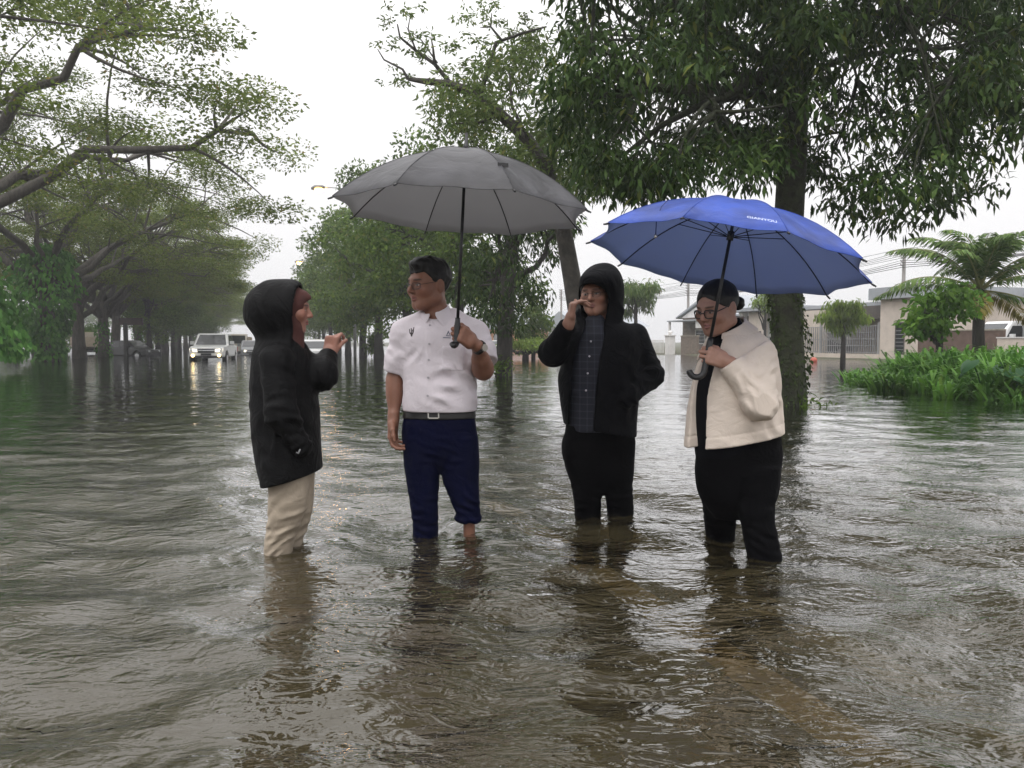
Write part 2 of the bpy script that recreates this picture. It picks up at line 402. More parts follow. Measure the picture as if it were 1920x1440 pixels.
def surf(f, lo, hi, h, relax=1):
    lo = np.asarray(lo, float); hi = np.asarray(hi, float); B = 6
    n = np.ceil((hi - lo) / h).astype(int) + 1; nb = -(-n // B)
    bc = [lo[i] + (np.arange(nb[i]) * B + (B - 1) / 2) * h for i in range(3)]
    C = np.stack(np.meshgrid(*bc, indexing='ij'), -1).reshape(-1, 3).astype(f32)
    d = f(C); act = np.abs(d) < B * h * .87 * 1.6 + .012
    G = np.where(d < 0, -1.0, 1.0).astype(f32)[:, None] * np.ones((1, B**3), f32)
    idx = np.nonzero(act)[0]
    loc = (np.stack(np.meshgrid(*[np.arange(B)] * 3, indexing='ij'), -1).reshape(-1, 3) - (B - 1) / 2) * h
    for s in range(0, len(idx), 1500):
        ii = idx[s:s+1500]; P = (C[ii][:, None, :] + loc[None].astype(f32)).reshape(-1, 3)
        G[ii] = f(P).astype(f32).reshape(len(ii), -1)
    D = G.reshape(*nb, B, B, B).transpose(0, 3, 1, 4, 2, 5).reshape(*(nb * B))
    D[0], D[-1], D[:, 0], D[:, -1], D[:, :, 0], D[:, :, -1] = 1, 1, 1, 1, 1, 1
    S = D < 0
    sl = [(slice(0, -1), slice(1, None))[k] for k in (0, 1)]
    cnt = sum(S[sl[i], sl[j], sl[k]].astype(np.int8) for i in (0, 1) for j in (0, 1) for k in (0, 1))
    cells = np.argwhere((cnt > 0) & (cnt < 8))
    cid = np.full(cnt.shape, -1, np.int32); cid[tuple(cells.T)] = np.arange(len(cells))
    corn = np.array([(i, j, k) for i in (0, 1) for j in (0, 1) for k in (0, 1)])
    val = np.stack([D[cells[:, 0]+c[0], cells[:, 1]+c[1], cells[:, 2]+c[2]] for c in corn], 1)
    acc = np.zeros((len(cells), 3)); num = np.zeros(len(cells))
    for a in range(8):
        for b in range(a + 1, 8):
            if np.abs(corn[a] - corn[b]).sum() != 1: continue
            m = (val[:, a] < 0) != (val[:, b] < 0)
            t = np.where(m, val[:, a] / (val[:, a] - val[:, b] + 1e-12), 0)
            acc += np.where(m[:, None], corn[a] + t[:, None] * (corn[b] - corn[a]), 0); num += m
    V = lo + (cells + acc / num[:, None]) * h
    Fs = []
    for ax in range(3):
        o1, o2 = (ax + 1) % 3, (ax + 2) % 3
        s0 = [slice(None)] * 3; s1 = [slice(None)] * 3; s0[ax] = slice(0, -1); s1[ax] = slice(1, None)
        A, Bb = S[tuple(s0)], S[tuple(s1)]
        e = np.argwhere(A != Bb); e = e[(e[:, o1] > 0) & (e[:, o2] > 0) & (e[:, o1] < D.shape[o1]-1) & (e[:, o2] < D.shape[o2]-1)]
        inside = A[tuple(e.T)]
        def c(d1, d2):
            q = e.copy(); q[:, o1] -= d1; q[:, o2] -= d2; return cid[tuple(q.T)]
        Q = np.stack([c(1, 1), c(0, 1), c(0, 0), c(1, 0)], 1)
        Q[~inside] = Q[~inside][:, ::-1]
        Fs.append(Q)
    F = np.concatenate(Fs); F = F[(F >= 0).all(1)]
    for _ in range(relax):
        a = np.zeros_like(V); k = np.zeros(len(V))
        for i in range(4):
            for j in (1, 3):
                w_ = V[F[:, (i + j) % 4]]; k += np.bincount(F[:, i], minlength=len(V))
                for q in range(3): a[:, q] += np.bincount(F[:, i], w_[:, q], len(V))
        V = V + .5 * (a / np.maximum(k, 1)[:, None] - V)
    return V, F
def join(parts):
    Vs, Fs, n = [], [], 0
    for V, F in parts: Vs.append(V); Fs.append(F + n); n += len(V)
    return np.concatenate(Vs), np.concatenate(Fs)
def hit(f, o, d, tmax=8.0):
    """march along a ray to the surface of field f"""
    o = np.asarray(o, float); d = nrm(d); t = 0.0
    for _ in range(400):
        q = float(f((o + d * t)[None].astype(f32))[0])
        if q < .0006: break
        t += max(q * .5, .0006)
        if t > tmax: break
    return o + d * t
def normal(f, p, e=.004):
    p = np.asarray(p, f32); g = [float(f((p + np.eye(3, dtype=f32)[i] * e)[None])[0] - f((p - np.eye(3, dtype=f32)[i] * e)[None])[0]) for i in range(3)]
    return nrm(g)
# ---------------------------------------------------------------- heads and hands
class Head:
    """head field; local axes: x to the person's left as seen facing them, -y face, z up; s scales"""
    def __init__(s, c, face, pitch=0, roll=0, scale=1.0, fat=0.0, neck=None, neck_r=.055):
        F = nrm([face[0], face[1], 0]); up = np.array([0, 0, 1.]); X = np.cross(-F, up) * -1
        X = np.cross(up, -F) * -1
        Yl = -F; X = np.cross(Yl, up)
        M = np.stack([X, Yl, up], 1)
        rx = np.array(Matrix.Rotation(R(pitch), 3, 'X')); ry = np.array(Matrix.Rotation(R(roll), 3, 'Y'))
        s.M = M @ ry @ rx; s.c = np.asarray(c, float); s.k = scale; s.fat = fat; s.neck = neck; s.nr = neck_r
    def loc(s, P): return ((P - s.c.astype(f32)) @ s.M.astype(f32)) / f32(s.k)
    def wld(s, p): return s.c + s.M @ (np.asarray(p, float) * s.k)
    def cranium(s, Q): return s_ell(Q, (0, .014, .030), (.076, .097, .088))
    def field(s, P):
        Q = s.loc(P); A = Q.copy(); A[:, 0] = np.abs(A[:, 0]); ft = s.fat
        d = s.cranium(Q)
        d = smin(d, s_ell(Q, (0, -.028, -.030), (.062 + ft, .064, .078)), .03)
        d = smin(d, s_cap(A, (.048 + ft, .004, -.062), (.012, -.066, -.094), .024 + ft*.5, .021), .03)
        d = smin(d, s_ell(A, (.042 + ft*.5, -.056, -.022), (.026, .028, .026)), .02)
        d = smin(d, s_cap(A, (0, -.086, .026), (.036, -.074, .027), .010, .009), .016)
        d = smax(d, -s_ell(A, (.031, -.100, .004), (.019, .018, .011)), .012)
        d = smin(d, s_ell(A, (.031, -.076, .001), (.0145, .0125, .0105)), .005)
        d = smin(d, s_cap(Q, (0, -.088, .014), (0, -.108, -.024), .007, .0115), .010)
        d = smin(d, s_cap(A, (.010, -.096, -.029), (.011, -.090, -.030), .0085, .008), .006)
        d = smin(d, s_cap(A, (0, -.093, -.052), (.018, -.082, -.056), .0062, .004), .006)
        d = smin(d, s_cap(A, (0, -.092, -.064), (.015, -.083, -.061), .0075, .004), .006)
        d = smax(d, -s_cap(A, (0, -.101, -.0575), (.019, -.088, -.0585), .0026, .002), .004)
        d = smin(d, s_ell(A, (.078, .012, -.006), (.0085, .021, .034)), .008)
        d = smax(d, -s_ell(A, (.087, .008, -.004), (.006, .011, .020)), .006)
        d = d * s.k
        if s.neck is not None:
            d = smin(d, s_cap(P, s.wld((0, .022, -.055)), s.neck, s.nr, s.nr * 1.12), .025)
        return d
    def tint(s, V, base, lip, brow):
        """skin colour per vertex: lips, brows, lashes, irises"""
        Q = s.loc(V.astype(f32)); A = Q.copy(); A[:, 0] = np.abs(A[:, 0])
        col = np.tile(np.asarray(base, f32), (len(V), 1))
        def mixin(m, c): col[:] = col * (1 - m[:, None]) + np.asarray(c, f32) * m[:, None]
        g = lambda d, w_: np.clip(.5 - d / w_, 0, 1)
        mixin(.45 * g(s_ell(A, (.045, -.07, -.03), (.026, .03, .024)), .02), np.asarray(base) * (1.08, .86, .82))
        mixin(.3 * g(s_ell(Q, (0, -.108, -.022), (.015, .02, .013)), .012), np.asarray(base) * (1.1, .88, .85))
        mixin(.75 * g(s_ell(Q, (0, -.095, -.058), (.021, .02, .0125)), .006), lip)
        mixin(.85 * g(s_ell(A, (.031, -.088, .0245), (.019, .03, .0042)), .005) * (Q[:, 1] < -.04), brow)
        mixin(.7 * g(s_ell(A, (.031, -.088, .0055), (.017, .02, .0032)), .004), (.02, .014, .012))
        mixin(.8 * g(s_ell(A, (.031, -.090, .0005), (.0125, .02, .0034)), .003), (.45, .42, .40))
        mixin(.95 * g(s_ell(A, (.030, -.090, .0010), (.0055, .02, .0050)), .003), (.015, .010, .008))
        mixin(.8 * g(s_cap(A, (0, -.097, -.0575), (.017, -.086, -.0585), .002, .0015), .004), (.05, .02, .018))
        return col

class Hand:
    """wrist position, finger direction, thumb-side direction; side +1 for a left hand, -1 for a right"""
    def __init__(s, wrist, fing, thumb, side, curls, thumb_pts=None, k=1.0, spread=0.0, arm=None):
        Y = nrm(fing); X = nrm(np.asarray(thumb, float) - Y * np.dot(thumb, Y)); Z = np.cross(X, Y) * side
        s.M = np.stack([X, Y, Z], 1); s.c = np.asarray(wrist, float); s.k = k; s.curls = curls; s.spread = spread
        s.th = thumb_pts or [(.024, .018, -.008), (.044, .050, -.022), (.048, .080, -.030), (.046, .102, -.034)]
        s.fs = []
        bx = (.030, .0105, -.0105, -.030); by = (.086, .091, .087, .078)
        ln = ((.043, .026, .021), (.047, .030, .022), (.043, .028, .021), (.034, .021, .019)); rr = (.0092, .0095, .009, .0078)
        for i in range(4):
            cu = curls[i] if hasattr(curls[0], '__len__') else curls
            p = np.array([bx[i], by[i], 0.]); pts = [np.array([bx[i] * .75, by[i] - .05, 0]), p]; a = 0; sp = spread * (1.5 - i)
            for j in range(3):
                a += R(cu[j]); p = p + ln[i][j] * np.array([math.sin(R(sp)) * math.cos(a), math.cos(a) * math.cos(R(sp)), -math.sin(a)]); pts.append(p)
            s.fs.append((pts, [rr[i] * 1.1, rr[i] * 1.08, rr[i], rr[i] * .93, rr[i] * .82]))
    def loc(s, P): return ((P - s.c.astype(f32)) @ s.M.astype(f32)) / f32(s.k)
    def wld(s, p): return s.c + s.M @ (np.asarray(p, float) * s.k)
    def field(s, P):
        Q = s.loc(P)
        palm = s_box(Q, (0, .052, -.002), (.040, .045, .0145), .0135)
        palm = smin(palm, s_ell(Q, (.024, .034, -.010), (.017, .030, .015)), .012)
        palm = smin(palm, s_cap(Q, (0, -.03, 0), (0, .02, 0), .025, .027), .02)
        d = palm
        for pts, rad in s.fs:
            e = s_chain(Q, pts, rad, .004); d = np.minimum(d, smin(palm, e, .008))
        e = s_chain(Q, s.th, (.014, .0115, .0102, .0085), .006); d = np.minimum(d, smin(palm, e, .010))
        return d * s.k

def skin_mat(name):
    if name in MATS: return MATS[name]
    m = bpy.data.materials.new(name); MATS[name] = m; m.use_nodes = True
    n = m.node_tree.nodes; l = m.node_tree.links; b = n['Principled BSDF']
    a = n.new('ShaderNodeAttribute'); a.attribute_name = 'tint'
    t = n.new('ShaderNodeTexCoord'); z = n.new('ShaderNodeTexNoise'); z.inputs['Scale'].default_value = 45; z.inputs['Detail'].default_value = 5
    l.new(t.outputs['Object'], z.inputs['Vector'])
    r = n.new('ShaderNodeMapRange'); r.inputs['To Min'].default_value = .86; r.inputs['To Max'].default_value = 1.12; l.new(z.outputs['Fac'], r.inputs['Value'])
    mu = n.new('ShaderNodeVectorMath'); mu.operation = 'SCALE'; l.new(a.outputs['Color'], mu.inputs[0]); l.new(r.outputs[0], mu.inputs['Scale'])
    l.new(mu.outputs[0], b.inputs['Base Color'])
    b.inputs['Roughness'].default_value = .48; b.inputs['Specular IOR Level'].default_value = .4
    b.inputs['Subsurface Weight'].default_value = .12; b.inputs['Subsurface Radius'].default_value = (.010, .004, .002)
    z2 = n.new('ShaderNodeTexNoise'); z2.inputs['Scale'].default_value = 260; l.new(t.outputs['Object'], z2.inputs['Vector'])
    bp = n.new('ShaderNodeBump'); bp.inputs['Distance'].default_value = .0006; l.new(z2.outputs['Fac'], bp.inputs['Height']); l.new(bp.outputs[0], b.inputs['Normal'])
    return m

class Person:
    def __init__(s, base, Y, label):
        s.Y = Y; s.o = np.asarray(base, float)
        s.root = empty('person', tuple(s.o), label, 'person', 'four people standing in the flood water')
    def K(s, px, py, dy=0.0): return at(px, py, s.Y + dy)
    def row(s, py, l, r, b, dy=0.0, yaw=0.0):
        A, B = s.K(l, py, dy), s.K(r, py, dy); c = (A + B) / 2
        return (c[2], c[0], c[1], (B[0] - A[0]) / 2, b, yaw)
    def piece(s, name, f, lo, hi, h, m, parent=None, relax=1):
        V, F = surf(f, lo, hi, h, relax)
        po = s.root if parent is None else parent
        o = obj(name, mesh_np(name, V - s.o, F), m, po); return o
    def body(s, parts, head, base, lip, brow):
        V, F = join(parts); me = mesh_np('body', V - s.o, F)
        o = obj('body', me, skin_mat('skin'), s.root)
        col = head.tint(V, base, lip, brow)
        a = me.color_attributes.new('tint', 'FLOAT_COLOR', 'POINT')
        a.data.foreach_set('color', np.concatenate([col, np.ones((len(V), 1), f32)], 1).astype(f32).ravel())
        return o
    def mb(s, b, name, m, parent=None, smooth=False):
        b.v = [(p[0] - s.o[0], p[1] - s.o[1], p[2] - s.o[2]) for p in b.v]
        return b.build(name, m, s.root if parent is None else parent, smooth)
    def glasses(s, H, m, w=.021, hgt=.0155, t=.0016, drop=0.0, oval=3.0, lens=True):
        gl = MB(); fr = -.1015; ins = []
        for sx_ in (-1, 1):
            pts = []
            for i in range(28):
                q = 2 * math.pi * i / 28; c, n_ = math.cos(q), math.sin(q)
                x = sx_ * .0325 + w * math.copysign(abs(c) ** (2/oval), c); z = -.001 - drop + hgt * math.copysign(abs(n_) ** (2/oval), n_)
                pts.append(H.wld((x, fr + .9 * max(0, abs(x) - .02) ** 1.5 * 2.2, z)))
            gl.tube(pts + [pts[0]], t, 6, False); ins.append(pts)
            e = H.wld((sx_ * (.0325 + w), fr + .012, .004 - drop)); ea = H.wld((sx_ * .0795, .004, .012)); eb = H.wld((sx_ * .078, .026, -.006))
            gl.tube([e, (e + ea) / 2 + (H.wld((sx_*.004, 0, 0)) - H.c), ea, eb], t * .95, 6)
        gl.tube([H.wld((-.0115, fr - .001, .003 - drop)), H.wld((0, fr - .004, .006 - drop)), H.wld((.0115, fr - .001, .003 - drop))], t, 6)
        o = s.mb(gl, 'glasses', m, smooth=True)
        if lens:
            for pts in ins:
                b = MB(); b.add(pts, [tuple(range(len(pts)))]); s.mb(b, 'lens', glass_mat(), o)
        return o
def glass_mat():
    if 'spectacle_lens' in MATS: return MATS['spectacle_lens']
    m = bpy.data.materials.new('spectacle_lens'); MATS['spectacle_lens'] = m; m.use_nodes = True; n = m.node_tree.nodes; l = m.node_tree.links; n.clear()
    o = n.new('ShaderNodeOutputMaterial'); t = n.new('ShaderNodeBsdfTransparent'); g = n.new('ShaderNodeBsdfGlossy'); g.inputs['Roughness'].default_value = .02
    t.inputs[0].default_value = (.93, .94, .95, 1)
    fr = n.new('ShaderNodeLayerWeight'); fr.inputs[0].default_value = .12; mx_ = n.new('ShaderNodeMixShader')
    l.new(fr.outputs[0], mx_.inputs[0]); l.new(t.outputs[0], mx_.inputs[1]); l.new(g.outputs[0], mx_.inputs[2]); l.new(mx_.outputs[0], o.inputs[0]); return m
def bb(pts, pad):
    p = np.array(pts, float); return p.min(0) - pad, p.max(0) + pad
# ---------------------------------------------------------------- people
def legs_field(L):
    """L: list of (hip, knee, ankle, foot_dir); bare legs and feet reaching the road under the water"""
    def f(P):
        d = None
        for hip, knee, ank, fd in L:
            ank = np.array([ank[0], ank[1], GZ + .065]); e = s_chain(P, [hip, knee, ank], [.050, .034, .028], .03)
            a = np.asarray(ank, float); t = a + np.asarray([fd[0] * .15, fd[1] * .15, -.03]); hl = a - np.asarray([fd[0] * .04, fd[1] * .04, .02])
            e = smin(e, s_cap(P, hl, t, .034, .026), .03)
            d = e if d is None else np.minimum(d, e)
        return d
    return f
def torso_field(loft, k=-.012):
    return lambda P: loft(P, k)
SKIN2 = (.25, .118, .078)
cloth_black = mat('black_rain_fabric', (.0030, .0030, .0034), .6, .25, 14, .0012, 260, spec=.10, wr=.015)
beige_cloth = mat('beige_trouser_cotton', (.42, .35, .27), .85, .12, 20, .0010, 420, wr=.008)
white_cloth = mat('white_shirt_cotton', (.72, .66, .70), .82, .04, 12, .0008, 500, wr=.007)
navy_cloth = mat('navy_trouser_cloth', (.0032, .0042, .020), .85, .2, 12, .0008, 420, spec=.06, wr=.008)
black_cloth = mat('black_trouser_cloth', (.0022, .0022, .0028), .85, .25, 12, .0008, 420, spec=.05, wr=.008)
jacket3 = mat('black_jacket_cloth', (.0026, .0028, .0040), .75, .25, 12, .0012, 320, spec=.09, wr=.015)
cream_cloth = mat('cream_jacket_cotton', (.74, .64, .55), .85, .06, 10, .0012, 420, wr=.008)
hair_m = mat('black_hair', (.006, .0055, .0055), .45, .5, 60, .004, 70, stretch=(1, 1, .22), spec=.25)
buckle_m = mat('buckle_metal', (.5, .48, .44), .3, metal=1.0)
leather_m = mat('black_leather', (.006, .0055, .0055), .5, .2, 30)
button_m = mat('shirt_button', (.42, .39, .42), .4)

# ---- man in white shirt -------------------------------------------------
def man_white():
    Y = 3.95; b0 = at(828, 1000, Y)
    p = Person((b0[0], b0[1], GZ), Y, 'man in white short-sleeved shirt and navy trousers holding the dark grey umbrella')
    K = p.K; F = nrm([-.72, -.69, 0])
    H = Head(K(803, 534), F, pitch=5, roll=0, scale=1.10, fat=.006, neck=K(822, 612, .03), neck_r=.060)
    # arms
    shR, elR, wrR = K(757, 628), K(741, 712, .03), K(738, 786, -.02)
    shL, elL, wrL = K(893, 630), K(906, 694, -.10), K(872, 643, -.27)
    sh = nrm(K(863, 257, -.33) - K(857, 600, -.33))                      # umbrella shaft direction
    gp = K(857, 624, -.325)                                              # grip on the shaft
    fing = nrm(np.array([-.62, -.60, .50]))
    hl = Hand(gp - fing * .088 + np.array([.022, .0, -.006]), fing, sh, +1, (62, 88, 55), k=1.03,
              thumb_pts=[(.024, .018, -.008), (.046, .052, -.024), (.052, .080, -.040), (.040, .096, -.052)])
    hr = Hand(K(737, 789, -.03), nrm([-.02, -.15, -1]), nrm([-.30, -.95, .0]), -1, [(22, 35, 25), (28, 40, 28), (32, 45, 30), (36, 48, 30)], k=1.0)
    wrL = hl.wld((0, -.025, 0))
    tor = Loft([p.row(596, 800, 850, .06, .02), p.row(606, 772, 878, .085, .02), p.row(620, 750, 898, .110, .01), p.row(660, 751, 899, .130, 0, -4),
                p.row(700, 756, 895, .138, -.005, -6), p.row(740, 757, 894, .142, -.01, -6), p.row(790, 757, 892, .135, -.005, -4)], 2.35)
    legs = [(K(792, 860), K(798, 930, -.02), at(797, 1078, 3.98), (-.4, -.9)), (K(860, 860), K(878, 925, -.02), at(882, 1075, 3.96), (.2, -.97))]
    def arms(P):
        d = s_chain(P, [shR, elR, wrR], [.055, .041, .028], .03); d = smin(d, hr.field(P), .015)
        e = s_chain(P, [shL, elL, wrL], [.055, .046, .029], .03); e = smin(e, hl.field(P), .015)
        # forearm muscle
        d = smin(d, s_ell(P, elR * .68 + wrR * .32, (.040, .042, .075)), .03)
        e = smin(e, s_cap(P, elL * .85 + wrL * .15, elL * .55 + wrL * .45, .046, .040), .03)
        return np.minimum(d, e)
    lf = legs_field(legs)
    def fb(P): return smin(smin(np.minimum(lf(P), tor(P, -.02)), arms(P), .02), H.field(P), .02)
    parts = [surf(fb, *bb([K(803, 534)], (.15, .17, .20)), .0026), surf(arms, *bb([elR, wrR, hr.wld((0, .20, 0))], .075), .0032),
             surf(arms, *bb([elL, wrL, gp], .10), .0030),
             surf(lambda P: smin(lf(P), tor(P, -.03), .03), *bb([K(720, 600), K(920, 600), at(830, 1110, 3.95)], (.05, .3, .08)), .012)]
    p.body(parts, H, SKIN2, (.26, .09, .075), (.02, .015, .014))
    # hair: short, side-parted
    def hair(P):
        Q = H.loc(P); d = s_ell(Q, (0, .020, .038), (.084, .105, .094)); d = smin(d, s_ell(Q, (.008, -.040, .098), (.058, .050, .028)), .03) - .003 * wob(Q, 24, 3, .4)
        line = .058 - .22 * np.clip(-Q[:, 1] - .055, -.15, 1)            # hairline drops behind the temples
        line = np.where(Q[:, 1] > -.055, .058 - 1.35 * np.clip(Q[:, 1] + .055, 0, .062), line)
        line = np.where(Q[:, 1] > .022, -.028 - 1.0 * np.clip(Q[:, 1] - .022, 0, .04), line)
        line = np.where((np.abs(Q[:, 0]) > .055) & (Q[:, 1] < .012) & (Q[:, 1] > -.03), np.minimum(line, -.004), line)
        return smax(d, (line - Q[:, 2]) * .7, .006) * H.k
    p.piece('hair', hair, *bb([H.c], .17), .0035, hair_m)
    p.glasses(H, mat('dark_spectacle_frame', (.03, .028, .03), .35, metal=.6), w=.0235, hgt=.0145, t=.0013, drop=.002)
    # shirt with sleeves
    slR = [shR + (0.012, 0, .004), shR * .45 + elR * .55 + (-.003, 0, 0), shR * .22 + elR * .78 + (-.004, 0, 0)]
    slL = [shL + (-.012, 0, .004), shL * .55 + elL * .45 + (.012, 0, 0), shL * .28 + elL * .72 + (.012, .006, 0)]
    def shirt(P):
        d = tor(P)
        a = s_chain(P, slR, [.070, .066, .066], .03); ax = nrm(elR - shR)
        a = smax(a, (P - slR[2].astype(f32)) @ ax.astype(f32) - .012, .006)
        c = s_chain(P, slL, [.070, .068, .070], .03); ax2 = nrm(elL - shL)
        c = smax(c, (P - slL[2].astype(f32)) @ ax2.astype(f32) - .012, .006)
        d = smin(smin(d, a, .035), c, .035)
        d = smin(d, s_cap(P, shR + (.0, 0, .012), K(800, 594, .03), .055, .045), .05); d = smin(d, s_cap(P, shL + (0, 0, .012), K(850, 594, .03), .055, .045), .05)
        m = np.exp(-((P[:, 2] - K(0, 752)[2]) / .05) ** 2)
        d = d - .007 * m * (.6 + .5 * wob(P, 3.2, 8))                     # cloth bloused over the belt
        d = d - .014 * folds(P, K(862, 725, -.14), (.5, .2, .9), .075, .13, 3) - .012 * folds(P, K(838, 705, -.14), (.45, .1, .9), .11, .10, 7)
        d = d - .010 * folds(P, K(880, 680, -.1), (.7, .1, .6), .06, .08, 5) - .009 * folds(P, K(760, 660, -.1), (.8, .1, -.5), .065, .08, 9)
        d = d - .004 * folds(P, K(740, 655, -.05), (.5, 0, .8), .05, .07, 4) - .005 * folds(P, K(905, 650, -.05), (-.5, 0, .8), .05, .07, 6)
        d = d - .0030 * wob(P, 4.0, 21) - .0012 * wob(P, 11.0, 22)
        q = P - K(805, 690, -.13).astype(f32)                             # placket
        d = d - .0022 * (np.abs(q[:, 0] + .012 * q[:, 2]) < .016) * (q[:, 1] < .1)
        zb = K(0, 770)[2]
        d = smax(d, zb - P[:, 2], .006)
        nk = s_cap(P, K(815, 570, .0), K(820, 606, .02), .056, .060)
        return smax(d, -nk, .01)
    so = p.piece('shirt', shirt, *bb([K(712, 585), K(932, 585), K(820, 776)], (.02, .26, .02)), .0052, white_cloth)
    # collar
    def collar(P):
        A = K(813, 574, .01); B = K(821, 612, .015); ax = nrm(A - B); q = P - B.astype(f32); t = q @ ax.astype(f32)
        rad = np.sqrt(((q - t[:, None] * ax.astype(f32)) ** 2).sum(1)); th = np.degrees(np.arctan2(q[:, 0] + .020, -q[:, 1]))
        fold = .072 + .36 * np.clip(.075 - t, 0, .14)
        d = np.abs(rad - fold) - .0042
        ad = np.abs(th)
        low = .032 - .060 * np.exp(-((ad - 34) / 18) ** 2) + .004 * np.cos(np.radians(th))
        top = .074 + .034 * np.clip((ad - 25) / 100, 0, 1)
        d = smax(d, low - t, .005); d = smax(d, t - top, .004)
        gap = (10 + 330 * np.clip(.058 - t, 0, .1)) - ad
        d = smax(d, gap * .0013, .003)
        return d - .001 * wob(P, 9, 4)
    p.piece('collar', collar, *bb([K(820, 598)], (.15, .16, .12)), .0032, white_cloth, so)
    for py in (610, 645, 675, 708, 742):
        px = 806 - (py - 610) * .03
        c = hit(shirt, at(px, py, 3.3), nrm(at(px, py, 4) - at(px, py, 3.3)), 1.0); n_ = normal(shirt, c)
        b = MB(); b.tube([c - n_ * .001, c + n_ * .003], .0058, 10); p.mb(b, 'button', button_m, so)
    # breast pocket: a patch standing proud of the shirt
    def pocket(P):
        c = K(850, 672, -.135); q = P - c.astype(f32)
        g = s_box(np.stack([q[:, 0], np.zeros(len(q), f32), q[:, 2]], 1), (0, 0, 0), (.058, 1, .062), .012)
        e = shirt(P); return smax(smax(e - .0026, -(e + .004), .001), g, .002)
    p.piece('pocket', pocket, *bb([K(850, 672, -.135)], (.075, .10, .08)), .004, white_cloth, so)
    # embroidered marks on the chest
    def mark(polys, px, py, s, m, name):
        c = hit(shirt, at(px, py, 3.2), nrm(at(px, py, 4) - at(px, py, 3.2)), 1.2); b = MB()
        for poly in polys:
            pts = [hit(shirt, at(px + x * s, py - y * s, 3.2), nrm(at(px + x * s, py - y * s, 4) - at(px + x * s, py - y * s, 3.2)), 1.2) for x, y in poly]
            n_ = normal(shirt, c); b.prism(pts, n_ * .0004, n_ * .0016)
        p.mb(b, name, m, so)
    ink = mat('emblem_thread', (.045, .032, .035), .7); ink2 = mat('emblem_blue_thread', (.05, .07, .12), .7)
    W = [[(-5, 5), (-3.6, 5), (-2.6, -3), (-4, -3)], [(-1.6, 6), (0, 7), (.6, -4), (-1, -4)], [(3.4, 8), (5, 8.4), (3.6, -2), (2, -2.4)],
         [(-4, -2), (3.4, -1.4), (2.2, -5), (-2.8, -5)], [(-2, -5), (1.6, -5), (.8, -9), (-1.4, -9)], [(1.2, 3), (2.6, 5), (2.2, 0), (1, 0)]]
    mark(W, 772, 622, 1.0, ink, 'emblem')
    T = [[(-8, -5), (8, -5.6), (8, -7), (-8, -6.4)], [(-2, -1), (9, -1.6), (9, -3), (-2, -2.4)], [(-1, 0), (3, 9), (7, 0), (5.2, 0), (3, 5.5), (.8, 0)]]
    mark(T, 838, 628, .9, ink2, 'emblem')
    # trousers
    wz = K(0, 782)[2]
    pel = Loft([p.row(768, 760, 889, .118, 0, -3), p.row(800, 754, 893, .128, .005, -3), p.row(840, 756, 896, .122, .01), p.row(868, 770, 888, .085, .01), p.row(888, 795, 856, .04, .01)], 2.4)
    lgA = Loft([p.row(815, 757, 824, .105), p.row(860, 757, 826, .100), p.row(900, 762, 824, .090), p.row(945, 769, 821, .078, -.01), p.row(985, 774, 822, .070), p.row(1012, 775, 822, .068, .01), p.row(1040, 777, 820, .064, .01)], 2.2)
    lgB = Loft([p.row(815, 826, 895, .105), p.row(860, 824, 898, .100), p.row(900, 830, 897, .090), p.row(935, 843, 899, .080, -.01), p.row(960, 853, 901, .078), p.row(985, 856, 903, .072, 0)], 2.2)
    cuff = K(880, 977)[2]
    def trousers(P):
        d = pel(P); d = smax(d, -(P[:, 2] - K(0, 890)[2]), .02)
        a = smax(lgA(P), -(P[:, 2] - K(0, 1034)[2]), .006); c = smax(lgB(P), cuff - P[:, 2], .006)
        a = smax(a, P[:, 2] - K(0, 815)[2], .02); c = smax(c, P[:, 2] - K(0, 815)[2], .02)
        c = c - .008 * np.exp(-((P[:, 2] - cuff - .018) / .012) ** 2)     # rolled-up cuff
        a = a - .0045 * folds(P, K(797, 950, -.07), (.3, 0, .95), .055, .12, 3) - .005 * folds(P, K(797, 1000, -.07), (.2, 0, 1), .045, .1, 5)
        c = c - .008 * folds(P, K(880, 955, -.07), (.45, 0, .9), .05, .11, 7)
        d = smin(d, np.minimum(a, c), .010)
        d = d - .0045 * folds(P, K(828, 855, -.12), (.15, 0, 1), .05, .11, 2) - .003 * wob(P, 4, 31)
        return smax(d, P[:, 2] - wz, .004)
    p.piece('trousers', trousers, *bb([K(742, 770), K(912, 770), K(820, 1040)], (.02, .2, .02)), .0058, navy_cloth)
    belt = lambda P: smax(smax(pel(P, .006), -pel(P, -.02), .002), np.abs(P[:, 2] - K(0, 776)[2]) - .019, .003)
    bo = p.piece('belt', belt, *bb([K(745, 776), K(905, 776)], (.02, .2, .05)), .0055, leather_m)
    c = hit(belt, at(813, 776, 3.3), nrm(at(813, 776, 4) - at(813, 776, 3.3)), 1.2); n_ = normal(belt, c); n_[2] = 0; n_ = nrm(n_); ux = np.array([-n_[1], n_[0], 0]); uz = np.array([0, 0, 1.])
    b = MB()
    for s_ in (-1, 1):
        b.prism([c + ux * (s_ * .026) + uz * z + ux * x for x, z in ((-.003, -.021), (.003, -.021), (.003, .021), (-.003, .021))], n_ * .001, n_ * .006)
        b.prism([c + uz * (s_ * .021) + uz * z + ux * x for x, z in ((-.023, -.003), (.023, -.003), (.023, .003), (-.023, .003))], n_ * .001, n_ * .006)
    p.mb(b, 'buckle', buckle_m, bo)
    # wrist watch
    a = hl.wld((0, -.038, 0)); ax = nrm(hl.wld((0, 0, 0)) - hl.wld((0, -.04, 0)))
    def strap(P):
        q = P - a.astype(f32); t = q @ ax.astype(f32); r = np.sqrt(((q - t[:, None] * ax.astype(f32)) ** 2).sum(1))
        return smax(np.abs(r - .0335) - .003, np.abs(t) - .011, .002)
